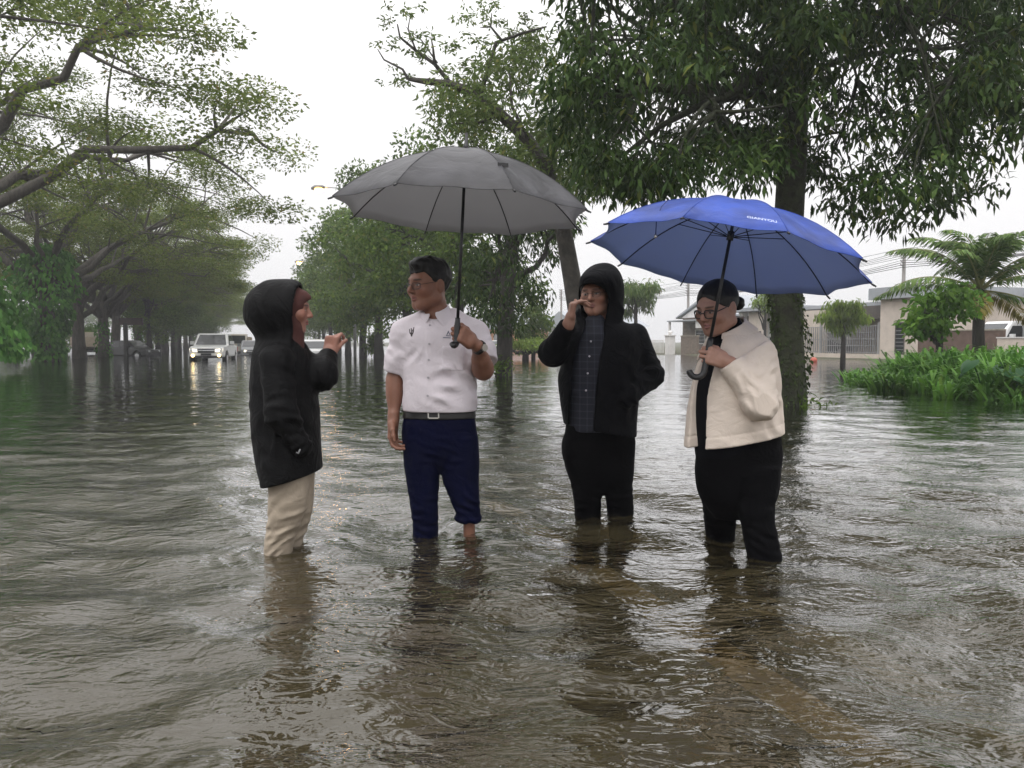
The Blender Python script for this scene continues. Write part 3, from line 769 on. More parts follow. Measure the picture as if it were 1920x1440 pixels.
    wo = p.piece('wristwatch', strap, *bb([a], .06), .0026, leather_m)
    zb = nrm(hl.wld((0, 0, 1)) - hl.wld((0, 0, 0))); b = MB(); b.tube([a + zb * .032, a + zb * .043], .017, 16); p.mb(b, 'watch_case', buckle_m, wo)
    return p, hl, gp, sh
P2 = man_white()
# ---- woman in black hooded rain jacket -----------------------------------
def woman_black():
    Y = 3.52; b0 = at(535, 1038, Y)
    p = Person((b0[0], b0[1], GZ), Y, 'woman in long black hooded rain jacket and beige trousers, one fist raised')
    K = p.K; F = nrm([.985, .16, 0])
    H = Head(K(541, 580), F, pitch=4, scale=.93, neck=K(525, 655), neck_r=.052)
    shN, elN, wrN = K(519, 675, -.165), K(527, 775, -.215), K(566, 836, -.17)
    shF, elF = K(540, 672, .15), K(603, 704, .04); wrF = K(617, 664, .17)
    hf = Hand(wrF, nrm([.16, .12, .98]), nrm([.9, -.35, -.1]), +1, [(48, 62, 40), (66, 80, 50), (74, 85, 55), (78, 84, 50)], k=.92,
              thumb_pts=[(.022, .018, -.008), (.040, .048, -.020), (.046, .072, -.034), (.060, .088, -.044)])
    SK = (.34, .165, .12)
    legs = [(K(540, 890, -.06), K(529, 975, -.05), at(521, 1120, 3.52), (.95, -.2)), (K(556, 890, .08), K(555, 970, .085), at(547, 1105, 3.66), (.97, .2))]
    lf = legs_field(legs)
    tor = Loft([p.row(632, 497, 560, .075), p.row(645, 484, 571, .125), p.row(662, 478, 577, .165), p.row(700, 475, 585, .185), p.row(740, 474, 592, .190), p.row(790, 476, 598, .195),
                p.row(840, 481, 600, .200), p.row(880, 490, 602, .205), p.row(925, 500, 604, .205)], 2.2)
    def arm(P): return smin(s_chain(P, [shF, elF, wrF], [.045, .038, .026], .03), hf.field(P), .015)
    fh = lambda P: smin(H.field(P), tor(P, -.05), .02)
    parts = [surf(fh, *bb([H.c], (.16, .14, .17)), .0026), surf(arm, *bb([elF, wrF, hf.wld((0, .12, 0))], .07), .0028),
             surf(lambda P: smin(lf(P), smax(tor(P, -.06), K(0, 880)[2] - P[:, 2], .02), .02), *bb([K(470, 620), K(610, 620), at(535, 1150, Y)], (.02, .25, .08)), .013)]
    p.body(parts, H, SK, (.30, .10, .09), (.03, .02, .018))
    # head scarf: covers hair, cheeks and chin, leaves the face free
    def scarf(P):
        Q = H.loc(P); d = s_ell(Q, (0, .012, .024), (.088, .108, .100)); d = smin(d, s_ell(Q, (0, .0, -.07), (.075, .075, .075)), .04)
        d = smin(d, s_cap(Q, (0, -.012, -.09), (0, 0, -.17), .066, .085), .03)
        d = smin(d, s_cap(Q, (0, -.084, .058), (0, -.074, .068), .022, .02), .03)
        face = s_ell(Q, (0, -.115, -.028), (.058, .070, .082)); return (smax(d, -face, .012) - .002 * wob(Q, 9, 2)) * H.k
    p.piece('headscarf', scarf, *bb([H.c], (.16, .15, .19)), .0036, mat('maroon_scarf_cloth', (.075, .024, .020), .85, .2, 20, .0008, 300))
    # jacket
    hemA, hemB = K(503, 913, -.15), K(603, 886, -.15)
    hx = (hemB - hemA); hn = nrm([-hx[2], 0, hx[0]])
    hoodc = K(516, 583)
    pk = K(553, 838, -.2)
    def jacket(P):
        d = tor(P)
        a = s_chain(P, [shN, elN, wrN], [.078, .066, .052], .035); c = s_chain(P, [shF, elF, wrF - (wrF - elF) * .12], [.074, .064, .046], .03)
        ax = nrm(wrF - elF); c = smax(c, (P - (wrF - ax * .012).astype(f32)) @ ax.astype(f32), .006)
        a = a - .007 * folds(P, elN, nrm(elN - shN), .05, .11, 3) - .007 * folds(P, wrN, nrm(wrN - elN), .04, .10, 5) - .006 * folds(P, K(522, 720, -.2), (.35, 0, .9), .08, .10, 2)
        c = c - .006 * folds(P, elF, nrm(wrF - shF), .035, .09, 7)
        d = smin(smin(d, a, .022), c, .03)
        # hood
        h_ = s_ell(P, hoodc, (.148, .135, .142)); h_ = smin(h_, s_ell(P, K(541, 577), (.125, .120, .128)), .04)
        h_ = smin(h_, s_cap(P, K(520, 622), K(527, 652), .100, .115), .03)
        h_ = smin(h_, s_cap(P, K(548, 634, -.02), K(556, 650, -.02), .072, .075), .03)
        h_ = h_ - .005 * folds(P, K(505, 570, -.1), (.75, 0, .55), .07, .12, 4) - .0035 * wob(P, 5, 12)
        q = P - K(559, 578).astype(f32); fx = nrm([.975, .13, -.13]).astype(f32)
        h_ = smax(h_, q @ fx, .008)
        cav = s_ell(P, K(548, 579), (.118, .105, .112)); cav = smin(cav, s_cap(P, K(545, 585), K(620, 592), .10, .10), .02)
        h_ = smax(h_, -smax(cav, K(0, 629)[2] - P[:, 2], .015), .006)
        d = smin(d, h_, .022)
        d = smax(d, -s_cap(P, K(556, 612), K(556, 640), .050, .052), .01)
        d = d - .006 * folds(P, K(500, 790, -.15), (.25, 0, 1), .12, .16, 6) - .007 * folds(P, K(575, 770, -.15), (.8, 0, .5), .09, .16, 8) - .008 * folds(P, K(545, 860, -.2), (1, 0, .25), .085, .15, 11) - .008 * folds(P, K(498, 850, -.15), (1, 0, -.2), .10, .13, 12) - .006 * folds(P, K(560, 700, -.15), (.7, 0, .7), .06, .09, 13) - .0045 * wob(P, 3.0, 14) - .0015 * wob(P, 9, 15)
        zz = (P - hemA.astype(f32)) @ hn.astype(f32)
        d = smax(d, -zz, .006)
        d = d + .0022 * np.exp(-((zz - .032) / .004) ** 2)
        # front zip flap seam
        return d
    jo = p.piece('rain_jacket', jacket, *bb([K(462, 522), K(636, 522), K(540, 915)], (.02, .30, .02)), .0055, cloth_black)
    # sleeve cuff strap, pocket zip
    zp = mat('zip_pull_metal', (.35, .35, .36), .35, metal=.9)
    def stroke(a, b, n, r, name, m):
        pts = []
        for i in range(n):
            t = i / (n - 1); px, py = a[0] + (b[0] - a[0]) * t, a[1] + (b[1] - a[1]) * t + 5 * math.sin(math.pi * t)
            pts.append(hit(jacket, at(px, py, 3.0), nrm(at(px, py, 4) - at(px, py, 3.0)), 1.4) + np.array([0, -.0015, 0]))
        bb_ = MB(); bb_.tube(pts, r, 6); p.mb(bb_, name, m, jo, True)
    stroke((513, 832), (536, 815), 6, .0022, 'pocket_seam', cloth_black)
    stroke((556, 848), (563, 842), 3, .0035, 'zip_pull', zp)
    # trousers
    A = Loft([p.row(860, 503, 583, .085, -.06), p.row(905, 504, 579, .085, -.06), p.row(950, 504, 574, .080, -.06), p.row(990, 501, 560, .072, -.04), p.row(1020, 498, 550, .068, -.02), p.row(1052, 496, 546, .064, 0), p.row(1085, 497, 543, .06, 0)], 2.2)
    B = Loft([p.row(860, 530, 590, .085, .08), p.row(905, 535, 588, .085, .08), p.row(950, 538, 586, .075, .08), p.row(985, 536, 578, .068, .09), p.row(1010, 531, 568, .065, .10), p.row(1035, 528, 566, .062, .12), p.row(1075, 528, 566, .060, .14)], 2.2)
    def trousers(P):
        a = A(P) - .009 * folds(P, K(545, 985, -.1), (-.55, 0, .85), .052, .12, 3) - .007 * folds(P, K(530, 940, -.1), (-.5, 0, .85), .075, .10, 5) - .007 * folds(P, K(520, 1025, -.1), (-.6, 0, .8), .036, .08, 9)
        b = B(P) - .008 * folds(P, K(560, 995, .05), (-.3, 0, .95), .045, .1, 6)
        d = np.minimum(a, b); d = smin(d, smin(a, b, .03) + .004, .004) - .002 * wob(P, 6, 41)
        return d
    p.piece('trousers', trousers, *bb([K(488, 865), K(598, 865), at(535, 1082, Y)], (.02, .24, .01)), .0056, beige_cloth)
    return p
P1 = woman_black()

# ---- man in black hooded jacket -----------------------------------------
def man_black():
    Y = 4.28; b0 = at(1133, 976, Y)
    p = Person((b0[0], b0[1], GZ), Y, 'man in open black hooded jacket over dark plaid shirt, hand raised to his mouth')
    K = p.K; F = nrm([-.40, -.92, 0])
    H = Head(K(1117, 552), F, pitch=3, roll=-4, scale=1.03, neck=K(1124, 622, .03), neck_r=.056)
    shR, elR, wrR = K(1082, 632, -.02), K(1036, 661, -.12), K(1066, 606, -.27)
    shL, elL, wrL = K(1190, 632, .02), K(1221, 702, -.02), K(1176, 746, -.16)
    SK = (.31, .16, .112)
    hr = Hand(wrR + (0.006, 0, .012), nrm([.16, .02, .97]), nrm([-.05, .92, .3]), -1, [(62, 38, 15), (64, 30, 12), (66, 34, 14), (48, 20, 10)], k=1.0, spread=3,
              thumb_pts=[(.022, .018, -.006), (.036, .052, -.014), (.030, .085, -.018), (.022, .112, -.016)])
    tor = Loft([p.row(600, 1098, 1152, .06, .03), p.row(610, 1078, 1180, .09, .03), p.row(624, 1066, 1197, .115, .02), p.row(665, 1064, 1200, .135), p.row(710, 1062, 1197, .140, -.01), p.row(760, 1062, 1192, .145, -.01), p.row(812, 1062, 1190, .140, -.01)], 2.35)
    legs = [(K(1095, 850), K(1100, 920, -.02), at(1102, 1045, 4.30), (-.3, -.95)), (K(1160, 850), K(1163, 920, -.02), at(1164, 1048, 4.27), (.2, -.97))]
    lf = legs_field(legs)
    def arm(P): return smin(s_chain(P, [elR, wrR], [.045, .029], .03), hr.field(P), .015)
    fh = lambda P: smin(H.field(P), tor(P, -.04), .02)
    parts = [surf(fh, *bb([H.c], (.14, .16, .20)), .0028), surf(arm, *bb([elR, wrR, hr.wld((0, .14, 0)), hr.wld((0, .09, -.1))], .055), .0028),
             surf(lambda P: smin(lf(P), tor(P, -.04), .03), *bb([K(1050, 600), K(1205, 600), at(1130, 1080, Y)], (.02, .3, .08)), .013)]
    p.body(parts, H, SK, (.27, .10, .09), (.02, .015, .014))
    def hair(P):
        Q = H.loc(P); d = s_ell(Q, (0, .018, .036), (.083, .103, .092)) - .002 * wob(Q, 26, 3, .3)
        line = .054 - .5 * np.clip(Q[:, 1] + .06, 0, .11) + .9 * np.clip(np.abs(Q[:, 0]) - .03, 0, 1) * -1
        return smax(d, (line - Q[:, 2]) * .7, .006) * H.k
    p.piece('hair', hair, *bb([H.c], .17), .0042, hair_m)
    p.glasses(H, mat('thin_spectacle_frame', (.05, .045, .045), .3, metal=.7), w=.0215, hgt=.0165, t=.0010, oval=2.4)
    # plaid shirt under the jacket
    zs = K(0, 812)[2]
    def shirt(P):
        d = tor(P, -.012); d = smin(d, s_cap(P, K(1115, 603, -.02), K(1117, 630, -.03), .06, .075), .03)
        d = smax(d, -s_cap(P, K(1113, 585), K(1119, 610, -.0), .055, .058), .008)
        d = d - .003 * wob(P, 4, 51) - .004 * folds(P, K(1095, 740, -.15), (.6, 0, .8), .08, .12, 3)
        return smax(d, zs - P[:, 2], .006)
    so = p.piece('plaid_shirt', shirt, *bb([K(1050, 590), K(1208, 590), K(1130, 815)], (.02, .22, .02)), .0065, plaid_mat())
    for py in (640, 668, 700, 732):
        px = 1108 - (py - 640) * .10; c = hit(shirt, at(px, py, 3.6), nrm(at(px, py, 4) - at(px, py, 3.6)), 1.2); n_ = normal(shirt, c)
        b = MB(); b.tube([c - n_ * .001, c + n_ * .003], .0055, 8); p.mb(b, 'button', button_m, so)
    def collar(P):
        A = K(1115, 588, .0); B = K(1119, 622, .01); ax = nrm(A - B); q = P - B.astype(f32); t = q @ ax.astype(f32)
        rad = np.sqrt(((q - t[:, None] * ax.astype(f32)) ** 2).sum(1)); ad = np.abs(np.degrees(np.arctan2(q[:, 0] + .012, -q[:, 1])))
        d = np.abs(rad - (.070 + .3 * np.clip(.055 - t, 0, .1))) - .004
        d = smax(d, .026 - .035 * np.exp(-((ad - 32) / 18) ** 2) - t, .005); d = smax(d, t - .060 - .02 * np.clip((ad - 30) / 120, 0, 1), .004)
        return smax(d, (12 + 300 * np.clip(.055 - t, 0, .1) - ad) * .0013, .003)
    p.piece('collar', collar, *bb([K(1118, 606)], (.13, .14, .09)), .0038, plaid_mat(), so)
    # jacket with hood
    jl = Loft([p.row(604, 1084, 1172, .10, .03), p.row(614, 1070, 1190, .125, .03), p.row(630, 1062, 1202, .14, .02), p.row(670, 1056, 1206, .158, 0), p.row(706, 1046, 1204, .168, -.01), p.row(750, 1050, 1198, .170, -.01), p.row(798, 1057, 1192, .165, -.01), p.row(830, 1060, 1192, .165, -.01)], 2.3)
    hz0, hz1 = K(1060, 794)[2], K(1190, 818)[2]; x0, x1 = K(1060, 794)[0], K(1190, 818)[0]
    hoodc = K(1128, 552, .03)
    def edge(z, tab): return np.interp(z, tab[:, 0], tab[:, 1])
    eL = np.array(sorted([(K(q, y, -.16)[2], K(q, y, -.16)[0]) for q, y in ((1100, 606), (1092, 630), (1078, 670), (1070, 720), (1068, 815))]))
    eR = np.array(sorted([(K(q, y, -.16)[2], K(q, y, -.16)[0]) for q, y in ((1136, 606), (1136, 630), (1126, 670), (1118, 730), (1112, 815))]))
    def jacket(P):
        d = jl(P); 
        a = s_chain(P, [shR, elR, wrR - (wrR - elR) * .10], [.072, .072, .047], .035); ax = nrm(wrR - elR)
        a = smax(a, (P - (wrR - ax * .012).astype(f32)) @ ax.astype(f32), .006)
        c = s_chain(P, [shL, elL, wrL], [.076, .072, .055], .04)
        a = a - .006 * folds(P, elR, nrm(wrR - shR), .04, .09, 3); c = c - .008 * folds(P, elL, (.2, 0, 1), .05, .11, 5) - .006 * folds(P, wrL, (.7, 0, .7), .045, .1, 6)
        d = smin(smin(d, a, .035), c, .025)
        d = d - .008 * folds(P, K(1165, 720, -.15), (.7, 0, .7), .1, .14, 8) - .008 * folds(P, K(1150, 780, -.15), (1, 0, .2), .08, .12, 9) - .006 * folds(P, K(1190, 660, -.1), (.6, 0, -.7), .06, .1, 10) - .004 * wob(P, 3.5, 61)
        z = P[:, 2]; x = P[:, 0]
        op = np.maximum(edge(z, eL) - x, x - edge(z, eR)); op = smax(op.astype(f32), P[:, 1] - f32(Y - .03), .01); op = np.maximum(op, z - f32(K(0, 603)[2]))
        front = smax(op, -(jl(P, -.034)), .004)
        d = smax(d, -op, .006)
        h_ = s_ell(P, hoodc, (.128, .145, .165)); h_ = smin(h_, s_ell(P, K(1133, 527, -.01), (.085, .11, .09)), .05); h_ = smin(h_, s_ell(P, K(1119, 526, -.070), (.090, .092, .052)), .06)
        h_ = smin(h_, s_cap(P, K(1130, 600, .06), K(1128, 622, .06), .115, .12), .04)
        h_ = smin(h_, s_cap(P, K(1153, 585, -.03), K(1140, 626, -.05), .050, .045), .03); h_ = smin(h_, s_cap(P, K(1092, 590, -.02), K(1100, 622, -.05), .042, .040), .03)
        h_ = h_ - .004 * folds(P, K(1150, 560, -.1), (.8, 0, .5), .06, .12, 4) - .003 * wob(P, 6, 62)
        cav = s_ell(P, K(1115, 560, .0), (.094, .104, .112)); ah = H.wld((.0, -.40, -.10)); cav = smin(cav, s_cap(P, K(1113, 558, -.05), ah, .088, .096), .012)
        cav = smin(cav, s_cap(P, K(1114, 580, -.05), K(1117, 612, -.12), .070, .05), .02)
        h_ = smax(h_, -cav, .008)
        fp = nrm([-.30, -.95, -.10]).astype(f32); h_ = smax(h_, (P - K(1118, 545, -.168).astype(f32)) @ fp, .01)
        d = smin(d, smax(h_, -(op + .0), .004), .018)
        hem = hz0 + (hz1 - hz0) * np.clip((x - x0) / (x1 - x0), 0, 1)
        d = smax(d, hem - z, .008)
        return smax(d, -s_cap(P, K(1113, 575), K(1119, 612, -.02), .060, .064), .008)
    p.piece('hooded_jacket', jacket, *bb([K(1000, 488), K(1240, 488), K(1130, 822)], (.02, .30, .02)), .006, jacket3)
    pel = Loft([p.row(795, 1062, 1188, .125), p.row(830, 1058, 1190, .125), p.row(865, 1058, 1188, .115), p.row(900, 1070, 1184, .09), p.row(926, 1096, 1160, .05)], 2.4)
    A = Loft([p.row(825, 1058, 1127, .105), p.row(870, 1060, 1130, .100), p.row(910, 1070, 1130, .088), p.row(945, 1077, 1127, .078), p.row(975, 1079, 1126, .073), p.row(1010, 1081, 1125, .068)], 2.3)
    B = Loft([p.row(825, 1124, 1190, .105), p.row(870, 1126, 1188, .100), p.row(910, 1131, 1186, .088), p.row(945, 1137, 1187, .080), p.row(975, 1140, 1188, .076), p.row(1012, 1142, 1187, .070)], 2.3)
    def trousers(P):
        a = A(P) - .006 * folds(P, K(1102, 940, -.08), (.2, 0, 1), .05, .12, 3); b = B(P) - .006 * folds(P, K(1163, 940, -.08), (.3, 0, 1), .05, .12, 5)
        d = smin(pel(P), np.minimum(a, b), .015) - .003 * wob(P, 4.5, 63)
        pk = s_ell(P, K(1066, 840, -.02), (.035, .08, .07)); return smin(d, pk, .03)
    p.piece('trousers', trousers, *bb([K(1045, 800), K(1200, 800), at(1130, 1008, Y)], (.02, .2, .01)), .0065, black_cloth)
    return p
def plaid_mat():
    if 'plaid_cotton' in MATS: return MATS['plaid_cotton']
    m = mat('plaid_cotton', (.018, .022, .04), .85); n = m.node_tree.nodes; l = m.node_tree.links; b = n['Principled BSDF']
    t = n.new('ShaderNodeTexCoord'); s_ = n.new('ShaderNodeSeparateXYZ'); l.new(t.outputs['Object'], s_.inputs[0])
    def stripe(o, fr, th):
        a = n.new('ShaderNodeMath'); a.operation = 'MULTIPLY'; a.inputs[1].default_value = fr; l.new(o, a.inputs[0])
        f = n.new('ShaderNodeMath'); f.operation = 'FRACT'; l.new(a.outputs[0], f.inputs[0])
        g = n.new('ShaderNodeMath'); g.operation = 'LESS_THAN'; g.inputs[1].default_value = th; l.new(f.outputs[0], g.inputs[0]); return g.outputs[0]
    ad = n.new('ShaderNodeMath'); l.new(stripe(s_.outputs['X'], 26, .18), ad.inputs[0]); l.new(stripe(s_.outputs['Z'], 26, .18), ad.inputs[1])
    ml = n.new('ShaderNodeMath'); ml.operation = 'MULTIPLY'; ml.inputs[1].default_value = .5; l.new(ad.outputs[0], ml.inputs[0])
    r = n.new('ShaderNodeValToRGB'); r.color_ramp.elements[0].color = (.0055, .0065, .014, 1); r.color_ramp.elements[1].color = (.026, .029, .044, 1)
    l.new(ml.outputs[0], r.inputs[0]); l.new(r.outputs[0], b.inputs['Base Color']); return m
P3 = man_black()

# ---- woman in cream jacket ----------------------------------------------
def woman_cream():
    Y = 3.72; b0 = at(1390, 1025, Y)
    p = Person((b0[0], b0[1], GZ), Y, 'woman in cream jacket and black trousers with hair in a bun, holding the blue umbrella')
    K = p.K; F = nrm([-.80, -.60, 0])
    H = Head(K(1344, 577, -.02), F, pitch=17, roll=0, scale=1.07, fat=.010, neck=K(1372, 640, .02), neck_r=.058)
    SK = (.40, .225, .168)
    gp = K(1327, 662, -.20); sh = nrm(K(1372, 450, -.15) - K(1330, 640, -.20))
    shN, elN = K(1422, 664, -.14), K(1424, 757, -.25)
    fing = nrm(np.array([-.88, -.12, .30]))
    hn = Hand(gp - fing * .086 + np.array([.004, -.016, -.010]), fing, sh, +1, (58, 88, 58), k=1.0,
              thumb_pts=[(.024, .018, -.008), (.046, .052, -.024), (.050, .080, -.040), (.036, .096, -.052)])
    wrN = hn.wld((0, -.02, 0))
    tor = Loft([p.row(612, 1352, 1404, .07, .02), p.row(626, 1340, 1424, .10, .01), p.row(645, 1328, 1440, .14, 0), p.row(680, 1316, 1452, .160, 0, 12), p.row(730, 1302, 1456, .168, 0, 12), p.row(790, 1300, 1456, .172, 0, 10), p.row(860, 1304, 1460, .165, .01, 6)], 2.3)
    legs = [(K(1350, 900, .1), K(1350, 950, .08), at(1351, 1065, 3.90), (-.9, -.3)), (K(1420, 900, -.08), K(1424, 960, -.12), at(1434, 1125, 3.52), (-.85, -.5))]
    lf = legs_field(legs)
    def arm(P): return smin(s_chain(P, [elN, wrN], [.045, .028], .03), hn.field(P), .015)
    fh = lambda P: smin(H.field(P), tor(P, -.05), .02)
    parts = [surf(fh, *bb([H.c], (.15, .16, .20)), .0026), surf(arm, *bb([wrN, gp, hn.wld((.03, .15, 0))], .06), .0028),
             surf(lambda P: smin(lf(P), tor(P, -.05), .03), *bb([K(1290, 600), K(1470, 600), at(1390, 1150, Y)], (.02, .3, .08)), .013)]
    p.body(parts, H, SK, (.34, .13, .12), (.03, .022, .02))
    def hair(P):
        Q = H.loc(P); d = s_ell(Q, (0, .018, .034), (.084, .104, .092)) - .0012 * wob(Q * np.array([1, .3, 1], f32), 30, 3, .3)
        ax_ = np.abs(Q[:, 0]); line = .066 - .6 * np.clip(ax_ - .01, 0, .05)
        line = np.where(Q[:, 1] > -.06, line - 1.3 * np.clip(Q[:, 1] + .06, 0, .075), line); line = np.where(Q[:, 1] > .02, -.07, line)
        d = smax(d, (line - Q[:, 2]) * .7, .007)
        bun = s_ell(Q, (.0, .150, -.020), (.033, .029, .033)) - .002 * wob(Q, 40, 6, .4)
        d = smin(d, bun, .012); d = smin(d, s_cap(Q, (.0, .085, -.005), (.0, .14, -.018), .022, .012), .012)
        return d * H.k
    p.piece('hair', hair, *bb([H.c], .18), .0034, hair_m)
    p.glasses(H, mat('black_spectacle_frame', (.010, .009, .010), .3), w=.0240, hgt=.0185, t=.0026, oval=2.8, drop=.003)
    # black top
    def top(P):
        d = tor(P, -.004); d = smin(d, s_cap(P, K(1366, 614, .0), K(1372, 645, .02), .066, .09), .03)
        return smax(d, -s_cap(P, H.wld((0, .0, -.06)), K(1362, 614, -.0), .050, .056), .008) - .002 * wob(P, 5, 71)
    p.piece('black_top', top, *bb([K(1280, 600), K(1470, 600), K(1380, 858)], (.02, .25, .01)), .0065, mat('black_top_knit', (.004, .0042, .006), .85, .2, 20, spec=.08))
    # cream jacket
    jl = Loft([p.row(616, 1350, 1410, .085, .02), p.row(628, 1336, 1428, .125, .02), p.row(648, 1326, 1444, .165, .01), p.row(690, 1308, 1456, .190, 0, 12), p.row(740, 1296, 1461, .200, 0, 12), p.row(790, 1290, 1466, .205, 0, 10), p.row(850, 1284, 1469, .205, 0, 8)], 2.3)
    hA, hB = K(1326, 847, -.2), K(1468, 823, -.2); hx = hB - hA; hn_ = nrm([-hx[2], 0, hx[0]])
    pkc = K(1362, 770, -.2)
    def jacket(P):
        d = jl(P)
        a = s_chain(P, [shN, elN, wrN + nrm(elN - wrN) * .02], [.084, .072, .056], .04); ax = nrm(wrN - elN)
        a = smax(a, (P - wrN.astype(f32)) @ ax.astype(f32) + .004, .006)
        a = a - .009 * folds(P, elN + (-.01, 0, .02), (.75, 0, .65), .052, .10, 3) - .009 * folds(P, (elN + wrN) / 2, (.8, 0, .55), .055, .09, 5) - .007 * folds(P, K(1430, 710, -.2), (.5, 0, -.85), .06, .08, 7)
        a = a + .003 * np.exp(-(((P - (wrN - ax * .055).astype(f32)) @ ax.astype(f32)) / .003) ** 2)
        d = smin(d, a, .009)
        d = d - .006 * folds(P, K(1400, 800, -.2), (.5, 0, .85), .10, .13, 8) - .009 * folds(P, K(1448, 770, -.15), (.8, 0, .5), .07, .12, 9) - .007 * folds(P, K(1440, 700, -.2), (.6, 0, -.8), .05, .09, 14) - .0035 * wob(P, 3.5, 72) - .001 * wob(P, 10, 73)
        th = jl.ang(P); z = P[:, 2]
        # front opening, on the side she faces
        zt = K(0, 640)[2]; zb = K(0, 845)[2]; t = np.clip((zt - z) / (zt - zb), 0, 1)
        mid = -69 + 3 * t; hw = 23 - 8 * np.minimum(t * 2, 1)
        op = (np.abs(th - mid) - hw) * .0026
        inner = jl(P, -.045)
        d = smax(d, -smax(op, -inner - .06, .01), .006)
        zz = (P - hA.astype(f32)) @ hn_.astype(f32)
        d = smax(d, -zz, .006)
        d = d + .003 * np.exp(-((zz - .055) / .0035) ** 2)
        q = P - pkc.astype(f32); near = (q[:, 1] < .1) & (np.abs(q[:, 0]) < .055)
        d = d + .0035 * np.exp(-((q[:, 2] - .02 * np.sin(q[:, 0] * 20)) / .003) ** 2) * near
        nk = s_cap(P, H.wld((0, .0, -.05)), K(1362, 626, -.0), .060, .075)
        return smax(d, -nk, .01)
    jo = p.piece('cream_jacket', jacket, *bb([K(1276, 604), K(1480, 604), K(1380, 850)], (.02, .32, .01)), .0055, cream_cloth)
    def collar(P):
        A = K(1364, 598, .01); B = K(1374, 640, .02); ax = nrm(A - B); q = P - B.astype(f32); t = q @ ax.astype(f32)
        rad = np.sqrt(((q - t[:, None] * ax.astype(f32)) ** 2).sum(1)); th = np.degrees(np.arctan2(q[:, 0], -q[:, 1])); ad = np.abs((th + 62 + 180) % 360 - 180)
        d = np.abs(rad - (.076 + .80 * np.clip(.090 - t, 0, .14))) - .005
        low = .028 - .075 * np.exp(-((ad - 36) / 22) ** 2); d = smax(d, low - t, .006)
        d = smax(d, t - (.066 + .038 * np.clip((ad - 30) / 110, 0, 1)), .005)
        return smax(d, (15 + 150 * np.clip(.08 - t, 0, .2) - ad) * .0016, .003) - .0015 * wob(P, 7, 74)
    p.piece('collar', collar, *bb([K(1374, 626)], (.21, .21, .13)), .004, cream_cloth, jo)
    # trousers
    pel = Loft([p.row(800, 1306, 1458, .15), p.row(850, 1308, 1464, .160), p.row(885, 1305, 1461, .150), p.row(930, 1312, 1456, .13), p.row(972, 1340, 1430, .06)], 2.3)
    A = Loft([p.row(870, 1306, 1385, .115, .08), p.row(920, 1313, 1384, .105, .08), p.row(960, 1319, 1381, .09, .09), p.row(1000, 1324, 1376, .08, .14), p.row(1030, 1326, 1374, .075, .16), p.row(1060, 1328, 1372, .07, .17)], 2.3)
    B = Loft([p.row(870, 1372, 1460, .115, -.06), p.row(920, 1378, 1455, .108, -.08), p.row(960, 1386, 1450, .095, -.12), p.row(1000, 1394, 1455, .088, -.16), p.row(1045, 1404, 1463, .082, -.20), p.row(1090, 1410, 1462, .075, -.20)], 2.3)
    def trousers(P):
        a = A(P) - .005 * folds(P, K(1350, 980, .05), (.1, 0, 1), .05, .12, 3); b = B(P) - .008 * folds(P, K(1430, 1020, -.25), (.35, 0, .95), .045, .10, 5) - .005 * folds(P, K(1430, 940, -.2), (.3, 0, 1), .08, .12, 6)
        return smin(smin(pel(P), a, .02), b, .02) - .003 * wob(P, 4.5, 75)
    p.piece('trousers', trousers, *bb([K(1290, 815), K(1475, 815), at(1390, 1095, Y)], (.03, .32, .01)), .0065, black_cloth)
    return p, hn, gp, sh
P4 = woman_cream()
# ---------------------------------------------------------------- umbrellas
def fabric(name, col, trans, rough=.55, wet=0.0, tcol=(.5, .5, .5)):
    m = bpy.data.materials.new(name); m.use_nodes = True; n = m.node_tree.nodes; l = m.node_tree.links; b = n['Principled BSDF']; o = n['Material Output']
    t = n.new('ShaderNodeTexCoord'); z = n.new('ShaderNodeTexNoise'); z.inputs['Scale'].default_value = 7; z.inputs['Detail'].default_value = 6
    l.new(t.outputs['Object'], z.inputs['Vector'])
    r = n.new('ShaderNodeValToRGB'); r.color_ramp.elements[0].position = .35; r.color_ramp.elements[1].position = .68
    r.color_ramp.elements[0].color = tuple(c * (1 - wet) for c in col) + (1,); r.color_ramp.elements[1].color = tuple(c * (1 + wet) for c in col) + (1,)
    l.new(z.outputs['Fac'], r.inputs[0]); l.new(r.outputs[0], b.inputs['Base Color'])
    b.inputs['Roughness'].default_value = rough; b.inputs['Specular IOR Level'].default_value = .4
    z2 = n.new('ShaderNodeTexNoise'); z2.inputs['Scale'].default_value = 8; z2.inputs['Detail'].default_value = 5; z2.inputs['Distortion'].default_value = .8; l.new(t.outputs['Object'], z2.inputs['Vector'])
    bp = n.new('ShaderNodeBump'); bp.inputs['Distance'].default_value = .022; bp.inputs['Strength'].default_value = .6; l.new(z2.outputs['Fac'], bp.inputs['Height']); l.new(bp.outputs[0], b.inputs['Normal'])
    tr = n.new('ShaderNodeBsdfTranslucent'); tr.inputs[0].default_value = tuple(tcol) + (1,); mx_ = n.new('ShaderNodeMixShader'); mx_.inputs[0].default_value = trans
    l.new(b.outputs[0], mx_.inputs[1]); l.new(tr.outputs[0], mx_.inputs[2]); l.new(mx_.outputs[0], o.inputs['Surface']); return m
blk_metal = mat('black_shaft_metal', (.012, .012, .013), .35, metal=.3)
blk_plastic = mat('black_handle_plastic', (.010, .010, .011), .38)

